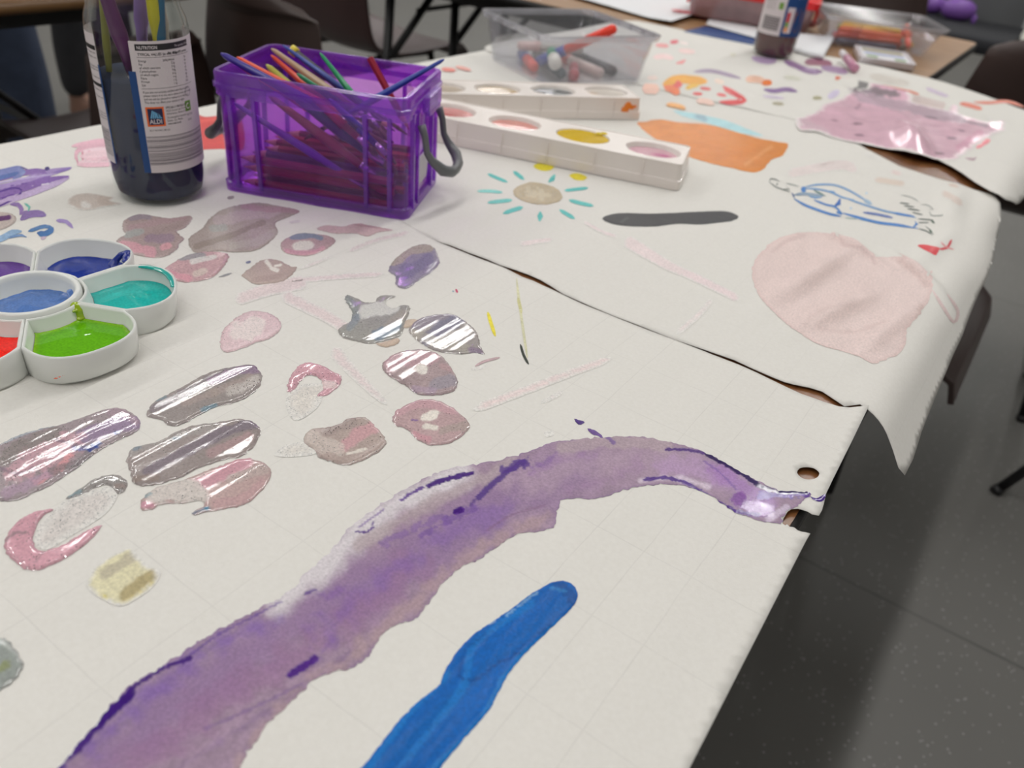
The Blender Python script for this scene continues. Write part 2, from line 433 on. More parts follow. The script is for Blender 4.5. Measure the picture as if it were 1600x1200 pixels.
def S2(u, v):
    k = 26+12*fbm(v*9, v*0+2, 8, 2)
    x, z = droop(u, v, -.034, np.maximum(k, 10))
    z = z+.0008+.0006*fbm(u*5, v*5, 11, 2)
    z = z+bumpg(u, v, -.123, .688, .0055, .010, .085, -.10)+bumpg(u, v, -.088, .626, .0050, .009, .055, -.25)+bumpg(u, v, -.114, .774, .0060, .007, .035, 1.08)
    z = z+bumpg(u, v, -.053, .764, .0065, .007, .035, .78)+bumpg(u, v, -.047, .628, .0035, .008, .060, -.12)+bumpg(u, v, -.155, .73, .0030, .009, .05, .3)
    z = z+bumpg(u, v, -.06, .98, .006, .014, .08, .1)+bumpg(u, v, -.05, .84, .004, .010, .06, -.1)
    return np.stack([x, v, z], -1)
def S3(u, v):
    k = 22+10*fbm(v*7, v*0+9, 18, 2)
    x, z = droop(u, v, -.036, np.maximum(k, 10))
    wet = np.exp(-((u+.24)/.16)**2-((v-1.33)/.17)**2)
    z = z+.0018+.0004*fbm(u*5, v*5, 21, 2)+wet*.0035*fbm(u*22, v*14, 31, 3)
    z = z+bumpg(u, v, -.155, 1.215, .017, .020, .085, .28)+bumpg(u, v, -.29, 1.42, .006, .014, .10, .9)+bumpg(u, v, -.21, 1.48, .009, .16, .018, -.18)
    rt = np.clip((u+.42)/.12, 0, 1)
    z = z+.003*np.clip((v-1.56)/.1, 0, 1)*(1+np.sin(u*22))*rt
    z = z+.0035*np.clip((1.22-v)/.08, 0, 1)*(1+np.sin(u*13+1))*np.clip((u+.26)/.08, 0, 1)
    return np.stack([x, v, z], -1)
def inv(S, P):
    """sheet coordinates whose surface point is seen at the traced place"""
    P = np.asarray(P, float); uv = at_np(P, 0.0)[:, :2]
    for it in range(14):
        X = S(uv[:, 0], uv[:, 1]); e = 5e-4
        q = proj_np(X); qu = proj_np(S(uv[:, 0]+e, uv[:, 1])); qv = proj_np(S(uv[:, 0], uv[:, 1]+e))
        A = (qu-q)/e; B = (qv-q)/e; r = P-q
        det = A[:, 0]*B[:, 1]-A[:, 1]*B[:, 0]; det = np.where(np.abs(det) < 1e-3, 1e-3, det)
        du = (r[:, 0]*B[:, 1]-r[:, 1]*B[:, 0])/det; dv = (A[:, 0]*r[:, 1]-A[:, 1]*r[:, 0])/det
        uv = uv+np.clip(np.stack([du, dv], 1), -.01, .01)
    return uv
def flat_uv(P): return at_np(np.asarray(P, float), 0.001)[:, :2]

def make_sheet(name, S, outline, res, material, label, group=None, holes=()):
    V, F = fill(outline, res, holes)
    X = S(V[:, 0], V[:, 1])
    me = bpy.data.meshes.new(name); me.from_pydata(X.tolist(), [], F.tolist()); me.update()
    me.materials.append(material); me.polygons.foreach_set('use_smooth', [True]*len(me.polygons))
    o = bpy.data.objects.new(name, me); COL.objects.link(o); o.location = (0, 0, T)
    md = o.modifiers.new('thickness', 'SOLIDIFY'); md.thickness = .00022; md.offset = -1
    return prop(o, label, 'paper', group)

random.seed(3)
# near sheet: straight right edge with the torn notch, wavy back edge
back = flat_uv([(1357, 636), (1340, 637), (1327, 638), (1310, 636), (1290, 630), (1270, 623), (1250, 616), (1215, 599), (1180, 583), (1147, 569), (1100, 550), (1050, 532), (1000, 512), (960, 497), (920, 480), (880, 462), (852, 449), (832, 439), (815, 433), (790, 421), (760, 409), (732, 398), (705, 388), (688, 381)])
left = [(-.46, .507), (-.60, .509), (-.803, .512), (-.805, .30), (-.803, .0), (-.80, -.28)]
right = [(-.012, -.28), (-.015, -.05), (-.018, .158)]
notch = flat_uv([(1258, 848), (1265, 836), (1258, 834), (1252, 833), (1246, 831), (1240, 826), (1233, 825), (1229, 821), (1226, 823), (1222, 820), (1223, 813), (1227, 806), (1230, 801), (1236, 797), (1246, 796), (1254, 798), (1262, 801), (1268, 805), (1273, 806), (1279, 807), (1284, 798), (1287, 787), (1290, 773), (1300, 752), (1330, 692)])
o1 = np.array([tuple(p) for p in back]+left+right+[tuple(p) for p in notch])[::-1]
o1 = resample(o1, .0045)
holec = smooth_poly([(1245, 740), (1249, 733), (1260, 731), (1272, 733), (1280, 740), (1276, 747), (1265, 750), (1253, 748)], 3)
hole_uv = flat_uv(holec)
sheet1 = make_sheet('paper_sheet', S1, o1, .005, PAPER, 'nearest white paper sheet with purple arc and blue stroke, torn at its right edge', 'painted paper sheets covering the table', holes=[hole_uv])
# middle sheet: drooping right side
front2 = flat_uv([(688, 378), (705, 383), (732, 394), (760, 404), (780, 413), (805, 421), (827, 429), (845, 437), (860, 446), (880, 459), (920, 477), (960, 494), (1000, 509), (1050, 529), (1100, 546), (1147, 562), (1175, 575), (1205, 588), (1225, 596), (1240, 600), (1265, 605), (1285, 611), (1305, 624), (1320, 634)])
f2 = [tuple(p) for p in front2]
r2 = [(-.035, .505), (-.02, .500), (.0, .494), (.011, .489), (.0185, .492), (.019, .515), (.016, .55), (.0135, .60), (.0125, .65), (.011, .70), (.0085, .76), (.006, .83), (.003, .90), (-.003, .97), (-.010, 1.02), (-.020, 1.06), (-.032, 1.075), (-.05, 1.072)]
l2 = [(-.08, 1.076), (-.14, 1.088), (-.19, 1.125), (-.25, 1.18), (-.40, 1.22), (-.60, 1.19), (-.80, 1.17), (-.803, .9), (-.803, .7), (-.80, .5035), (-.6, .503), (-.46, .5035)]
o2 = resample(np.array(f2+r2+l2), .0045)
sheet2 = make_sheet('paper_sheet', S2, o2, .005, FAINT, 'middle white paper sheet with sun drawing and pale pink circle, drooping at right', 'painted paper sheets covering the table')
# far sheet
f3 = [(-.81, 1.125), (-.66, 1.130), (-.54, 1.142), (-.45, 1.150), (-.37, 1.165), (-.30, 1.172), (-.25, 1.160), (-.20, 1.152), (-.15, 1.150), (-.105, 1.145), (-.075, 1.115), (-.055, 1.085), (-.035, 1.062), (-.015, 1.058), (.0, 1.085), (.008, 1.15), (.010, 1.20), (.008, 1.30), (.004, 1.40), (-.005, 1.50), (-.02, 1.575), (-.05, 1.60), (-.10, 1.635), (-.14, 1.65), (-.20, 1.662), (-.26, 1.675), (-.32, 1.70), (-.40, 1.70), (-.47, 1.668), (-.55, 1.645), (-.65, 1.640), (-.75, 1.632), (-.805, 1.60), (-.81, 1.4)]
o3 = resample(smooth_poly(f3, .02), .008)
sheet3 = make_sheet('paper_sheet', S3, o3, .009, PLAIN, 'far white paper sheet wrinkled under a wet pink puddle with orange and red paint', 'painted paper sheets covering the table')

# ------------------------------------------------------------------ painted marks
PAINT = paint_mat('paint'); GLIT = paint_mat('glitter_paint', glitter=.30); STROKED = paint_mat('brushed_paint', bump=1.0, bscale=260, spec=.22)
def mark(S, name, parent, shapes, material=None, label=None):
    """shapes: dicts with poly (traced outline), col, dabs, thick, rag, soft, res, wet, glit"""
    for sh in shapes:
        pt = Patch()
        poly = np.asarray(sh['poly'], float)
        if sh.get('smooth', True): poly = smooth_poly(poly, 4)
        uvf = inv if sh.get('exact', False) else (lambda s_, p: inv(s_, p))
        res = sh.get('res', .0016)
        uv = uvf(S, poly)
        uv = resample(uv, res*1.0)
        rag = sh.get('rag', 0)
        if rag:
            nx = np.roll(uv, -1, 0)-np.roll(uv, 1, 0); nx = np.stack([nx[:, 1], -nx[:, 0]], 1); nx /= np.maximum(np.linalg.norm(nx, axis=1), 1e-9)[:, None]
            f = sh.get('ragf', 260); d = (fbm(uv[:, 0]*f, uv[:, 1]*f, 41, 3)+.45*fbm(uv[:, 0]*f*4, uv[:, 1]*f*4, 43, 2))*rag
            uv = uv+nx*d[:, None]
        if np.sum(uv[:, 0]*np.roll(uv[:, 1], -1)-np.roll(uv[:, 0], -1)*uv[:, 1]) < 0: uv = uv[::-1]
        V, F = fill(uv, res)
        d = segdist(V, uv)
        X = S(V[:, 0], V[:, 1]); px = proj_np(X)
        th = sh.get('thick', .0002); ed = sh.get('edge', .0025)
        t = np.clip(d/ed, 0, 1)
        h = th*np.sqrt(np.maximum(t*(2-t), 0))
        rg = sh.get('ridge', 0)
        if rg: 
            fr = sh.get('rfreq', (160, 14)); h = h+rg*t*(fbm(V[:, 0]*fr[0], V[:, 1]*fr[1], sh.get('seed', 3), 2))
        cc = sh.get('cup', 0)
        if cc:
            dm = max(d.max(), 1e-4); h = h-cc*np.clip((d-ed)/dm, 0, 1)
        X[:, 2] += .00022+sh.get('lift', 0)+np.maximum(h, 0)
        col = np.tile(np.array(C(*sh['col'])), (len(V), 1))
        n1 = fbm(V[:, 0]*sh.get('vf', 90), V[:, 1]*sh.get('vf', 90)*.5, 77, 4)
        col = col*(1+sh.get('var', .10)*n1)[:, None]
        wet = np.full(len(V), sh.get('wet', .3)); gl = np.full(len(V), sh.get('glit', 0.0))
        if sh.get('rim'):
            r_, w_, a_ = sh['rim']; k = np.exp(-(d/w_)**2)*a_; col = col*(1-k)[:, None]+np.array(C(*r_))*k[:, None]
        for db in sh.get('dabs', []):
            pts, wd, c_, al = db[:4]; o = db[4] if len(db) > 4 else {}
            P = smooth_poly(np.array(pts, float), 12, False) if len(pts) > 2 else np.array(pts, float)
            if len(pts) == 1: dd = np.linalg.norm(px-P[0], axis=1)
            elif o.get('fill'): 
                dd = segdist(px, P); dd = np.where(inside(px, P), -dd, dd)+wd
            else: dd = segdist(px, P, False)
            nn = fbm(px[:, 0]/o.get('ns', 14), px[:, 1]/o.get('ns', 14), o.get('s', 5), 4)
            dd = dd+nn*min(o.get('n', .5), .55 if wd < 6 else 9)*wd
            sf = o.get('soft', .35)*wd
            k = np.clip((wd-dd)/max(sf, .3), 0, 1); k = k*k*(3-2*k)*al
            col = col*(1-k)[:, None]+np.array(C(*c_))*k[:, None]
            if 'wet' in o: wet = wet*(1-k)+o['wet']*k
            if 'glit' in o: gl = gl*(1-k)+o['glit']*k
        if sh.get('soft'):
            k = np.clip((d+fbm(V[:, 0]*300, V[:, 1]*300, 9, 3)*sh['soft']*.5)/sh['soft'], 0, 1); k = k*k*(3-2*k)
            col = col*k[:, None]+PCOL*(1-k)[:, None]; wet = wet*k
        if sh.get('opac', 1) < 1: col = col*sh['opac']+PCOL*(1-sh['opac'])
        pt.push(X, F, np.clip(col, .001, .95), np.clip(wet, 0, 1), np.clip(gl, 0, 1))
        o = pt.build(name, material or PAINT, parent, label)
    return o
def ribbon(pts, w0, w1=None, taper=.25):
    """outline of a brush or pen line in traced pixels"""
    P = smooth_poly(np.array(pts, float), 5, False) if len(pts) > 2 else np.array([np.array(pts[0])*(1-t)+np.array(pts[-1])*t for t in np.linspace(0, 1, 8)], float)
    n = len(P); t = np.gradient(P, axis=0); t /= np.maximum(np.linalg.norm(t, axis=1), 1e-6)[:, None]; nn = np.stack([-t[:, 1], t[:, 0]], 1)
    s = np.linspace(0, 1, n); w = w0+(w0 if w1 is None else w1)*s-w0*s
    w = w*np.clip(np.minimum(s, 1-s)/max(taper, .01)+.25, .25, 1)
    return np.concatenate([P+nn*w[:, None]/2, (P-nn*w[:, None]/2)[::-1]])
def line_drawing(S, name, parent, lines, label=None, wet=.1, lift=.00003, res=.0035):
    return mark(S, name, parent, [dict(poly=ribbon(l[0], l[1], l[3] if len(l) > 3 else None), col=l[2], smooth=False, res=res, thick=.00004, wet=wet, lift=lift+.00001*(i % 7), var=.15) for i, l in enumerate(lines)], label=label)
# ================================================================== marks on the near sheet
def Z3(l): return [(400+x*.3166, 360+y*.3166) for x, y in l]
def Z4(l): return [(x*.2875, 560+y*.2875) for x, y in l]
def Z2(l): return [(180+x*.2875, 280+y*.2875) for x, y in l]
def Z6(l): return [(500+x*.375, 660+y*.375) for x, y in l]
def Z7(l): return [(x*.375, 800+y*.375) for x, y in l]
def ZA(l): return [(x*.225, 200+y*.225) for x, y in l]      # left middle
def ZF(l): return [(1080+x/3, 220+y/3) for x, y in l]
DV = (66, 28, 118)
band = [(60, 1240), (92, 1200), (120, 1165), (160, 1120), (200, 1075), (262, 1035), (340, 985), (410, 950), (450, 925), (480, 895), (515, 862), (555, 818), (600, 785), (660, 750), (700, 733), (760, 723), (820, 708), (870, 690), (930, 685), (980, 682), (1040, 690), (1095, 705), (1130, 722), (1165, 742), (1200, 760), (1225, 768), (1262, 768), (1268, 773), (1255, 782), (1245, 790), (1232, 798), (1224, 808), (1218, 818), (1200, 817), (1185, 812), (1165, 807), (1140, 797), (1120, 780), (1095, 768), (1060, 758), (1020, 757), (980, 765), (950, 775), (915, 780), (880, 780), (870, 795), (868, 818), (850, 830), (810, 835), (780, 852), (755, 870), (715, 890), (690, 915), (665, 950), (650, 968), (620, 975), (595, 995), (575, 1025), (550, 1045), (505, 1055), (470, 1080), (440, 1110), (420, 1130), (395, 1165), (375, 1200), (345, 1240)]
bd = [
 ([(120, 1230), (260, 1110), (430, 1000), (560, 930), (700, 840), (800, 775), (900, 735)], 62, (136, 106, 148), .8, dict(n=.5, ns=40, soft=.9)),
 ([(200, 1200), (330, 1110), (460, 1030), (560, 960), (640, 890)], 40, (140, 100, 140), .55, dict(n=.8, ns=24, soft=.9)),
 ([(500, 1000), (600, 900), (700, 840), (790, 790)], 26, (120, 84, 158), .55, dict(n=1.2, ns=20, soft=1.2)),
 ([(140, 1170), (250, 1075), (340, 1010), (430, 968)], 22, (112, 76, 162), .6, dict(n=.9, ns=22, soft=1.2)),
 ([(360, 1220), (430, 1120), (520, 1050), (600, 985), (665, 930), (740, 865), (860, 805)], 17, (166, 140, 146), .75, dict(n=.9, ns=16, soft=.9)),
 ([(280, 1200), (390, 1130), (470, 1080), (560, 1010)], 8, (92, 58, 130), .3, dict(n=1.2, ns=12, soft=1.4)),
 ([(440, 945), (490, 895), (525, 868), (570, 822), (640, 778), (720, 742)], 33, (208, 202, 206), .95, dict(n=.4, ns=30, soft=.85)),
 ([(560, 855), (650, 800), (720, 765), (800, 725)], 15, (168, 152, 156), .7, dict(n=.6, ns=20, soft=.8)),
 ([(800, 750), (880, 735), (960, 720), (1040, 722)], 40, (164, 140, 160), .8, dict(n=.6, ns=26, soft=.9)),
 ([(880, 700), (960, 690), (1040, 700)], 12, (168, 150, 156), .7, dict(n=.6)),
 ([(830, 740), (880, 720), (930, 712)], 12, (140, 98, 160), .35, dict(n=1.3, ns=10, soft=1.5)),
 ([(890, 770), (960, 745), (1000, 725)], 14, (150, 118, 154), .5, dict(n=1.2, ns=12, soft=1.4)),
 ([(1040, 730), (1100, 735), (1140, 755)], 26, (172, 140, 180), .7, dict(n=.5, soft=.8)),
 ([(1000, 752), (1060, 748), (1105, 762)], 7, (214, 200, 214), .7, dict(n=.6, soft=.9)),
 ([(1120, 735), (1160, 760), (1200, 785)], 20, (150, 104, 172), .75, dict(n=.6, soft=.9, wet=.7)),
 ([(1150, 780), (1175, 795), (1205, 800)], 12, (128, 78, 158), .8, dict(n=.6, wet=.95)),
 ([(1190, 775), (1235, 772), (1262, 770)], 8, (84, 48, 150), .85, dict(n=1.0, ns=6, wet=.8)),
 ([(1200, 812), (1216, 800), (1228, 796)], 7, (205, 190, 212), .7, dict(n=.5)),
 ([(1040, 703), (1075, 704), (1100, 709)], 3, DV, .85, dict(n=.8, ns=6, wet=.8)),
 ([(1105, 711), (1130, 724), (1165, 745), (1190, 762), (1222, 769), (1262, 769)], 4.2, (42, 26, 84), .95, dict(n=.5, ns=6, wet=.9)),
 ([(1008, 750), (1040, 747), (1075, 757), (1105, 775), (1130, 790), (1150, 800), (1185, 805)], 3.4, (72, 36, 130), .9, dict(n=.6, ns=6, wet=.8)),
 ([(1100, 722), (1120, 735), (1150, 765)], 2, (104, 64, 150), .6, dict(n=.8, ns=5)),
 ([(80, 1215), (100, 1190), (130, 1160), (165, 1120), (205, 1084)], 9, (62, 28, 118), .95, dict(n=.5, ns=8, wet=.9)),
 ([(150, 1135), (200, 1090)], 9, (58, 24, 116), .9, dict(n=.4, wet=.9)),
 ([(200, 1080), (240, 1053), (265, 1040), (298, 1030)], 4.5, (62, 28, 118), .9, dict(n=.6, ns=6, wet=.9)),
 ([(300, 1022), (345, 990), (400, 962), (440, 940)], 2.2, (84, 46, 140), .7, dict(n=.7, ns=6)),
 ([(455, 1055), (475, 1042), (492, 1030)], 8, (74, 30, 128), .95, dict(n=.35, ns=6, wet=.7)),
 ([(500, 1022), (525, 1000)], 12, (108, 70, 150), .5, dict(n=1.2, ns=8, soft=1.2)),
 ([(478, 928), (492, 922)], 3, (74, 30, 128), .8, dict(n=.6)),
 ([(500, 935), (530, 925)], 12, (110, 66, 150), .5, dict(n=1.1, ns=8, soft=1.3)),
 ([(748, 778), (770, 757), (795, 737), (818, 722)], 5.5, (66, 26, 122), .9, dict(n=1.0, ns=7, wet=.5)),
 ([(785, 738), (822, 722)], 7, (70, 28, 126), .85, dict(n=1.2, ns=7)),
 ([(830, 732), (870, 712)], 7, (110, 66, 150), .5, dict(n=1.4, ns=7, soft=1.2)),
 ([(668, 760), (690, 752), (715, 745), (738, 741)], 4.6, (66, 26, 120), .95, dict(n=.7, ns=6, wet=.95)),
 ([(627, 783), (640, 773), (660, 763)], 3.2, (82, 36, 136), .85, dict(n=.8, ns=6, wet=.8)),
 ([(556, 831), (572, 833), (582, 826), (584, 817)], 2.0, (74, 30, 128), .9, dict(n=.5, wet=.8)),
 ([(560, 825), (600, 797)], 1.8, (104, 64, 150), .7, dict(n=.8)),
 ([(742, 782), (735, 790)], 3, DV, .7, dict(n=.8)),
 ([(712, 801), (720, 798)], 6.5, (62, 22, 116), .95, dict(n=.3, wet=.95)),
 ([(660, 835), (700, 815), (740, 795)], 6, (98, 56, 146), .6, dict(n=1.4, ns=8)),
 ([(600, 850), (640, 830), (690, 812)], 7, (110, 72, 150), .5, dict(n=1.4, ns=8)),
 ([(930, 670), (950, 685), (958, 692)], 4, (90, 50, 140), .7, dict(n=1)),
 ([(320, 1140), (400, 1105), (470, 1070)], 3, (96, 62, 136), .4, dict(n=1.4, ns=9)),
 ([(760, 830), (800, 805), (850, 790)], 2.2, (120, 84, 120), .5, dict(n=.6)),
]
mark(S1, 'purple_paint_band', sheet1, [dict(poly=band, col=(152, 128, 150), dabs=bd, rag=.0014, ragf=420, res=.0011, thick=.00018, wet=.22, var=.22, vf=260, ridge=.00008, rfreq=(60, 30), rim=((120, 92, 140), .0009, .45))],
     label='translucent purple painted arc with darker violet streaks')
mark(S1, 'purple_paint_smear', sheet1, [dict(poly=[(1266, 776), (1275, 779), (1290, 772), (1287, 782), (1279, 784), (1270, 781)], col=(72, 42, 128), wet=.8, res=.001, rag=.0003),
     dict(poly=[(897, 655), (906, 657), (914, 660), (908, 664), (900, 661)], col=DV, res=.001, rag=.0006, ragf=800, thick=.0003), dict(poly=[(918, 670), (928, 672), (938, 679), (944, 687), (934, 682), (924, 678)], col=(100, 70, 140), res=.001, rag=.0007, ragf=800)])
blue = [(530, 1240), (565, 1200), (590, 1170), (620, 1130), (655, 1095), (685, 1072), (697, 1045), (718, 1014), (745, 988), (790, 958), (828, 930), (855, 914), (875, 908), (892, 912), (902, 926), (899, 942), (882, 962), (850, 992), (815, 1028), (795, 1053), (780, 1080), (762, 1112), (725, 1155), (688, 1200), (655, 1240)]
bb = [([(560, 1230), (700, 1100), (800, 1010), (890, 935)], 12, (4, 92, 168), .7, dict(n=.3, ns=60)),
 ([(600, 1230), (720, 1080), (740, 1010), (830, 945)], 6, (26, 120, 196), .55, dict(n=.6, ns=30)),
 ([(640, 1235), (740, 1140), (800, 1045), (890, 962)], 6, (28, 124, 196), .6, dict(n=.8, ns=20)),
 ([(575, 1205), (640, 1115), (700, 1055)], 6, (30, 122, 194), .5, dict(n=.6)),
 ([(716, 1058), (738, 1066), (775, 1040), (812, 1022)], 2.2, (3, 66, 136), .8, dict(n=.5)),
 ([(716, 1056), (726, 1020), (760, 990)], 2.0, (3, 72, 144), .6, dict(n=.5)),
 ([(805, 1020), (850, 985), (862, 975)], 2.2, (3, 70, 140), .6, dict(n=.6)),
 ([(870, 912), (884, 920), (894, 932), (894, 945)], 8, (4, 70, 140), .7, dict(n=1.2, ns=5)),
 ([(790, 963), (812, 946), (840, 926)], 2.2, (150, 190, 214), .5, dict(n=1.6, ns=4)),
 ([(762, 978), (778, 967)], 1.6, (190, 210, 220), .6, dict(n=1.6, ns=4)),
 ([(860, 920), (885, 925)], 3, (60, 140, 200), .5, dict(n=1.5, ns=3))]
mark(S1, 'blue_paint_stroke', sheet1, [dict(poly=blue, col=(0, 92, 172), dabs=bb, rag=.0004, ragf=500, res=.0012, thick=.0004, edge=.0012, wet=.42, ridge=.00025, rfreq=(300, 24), var=.12, vf=60, seed=12)], material=STROKED, label='thick bright blue painted stroke')

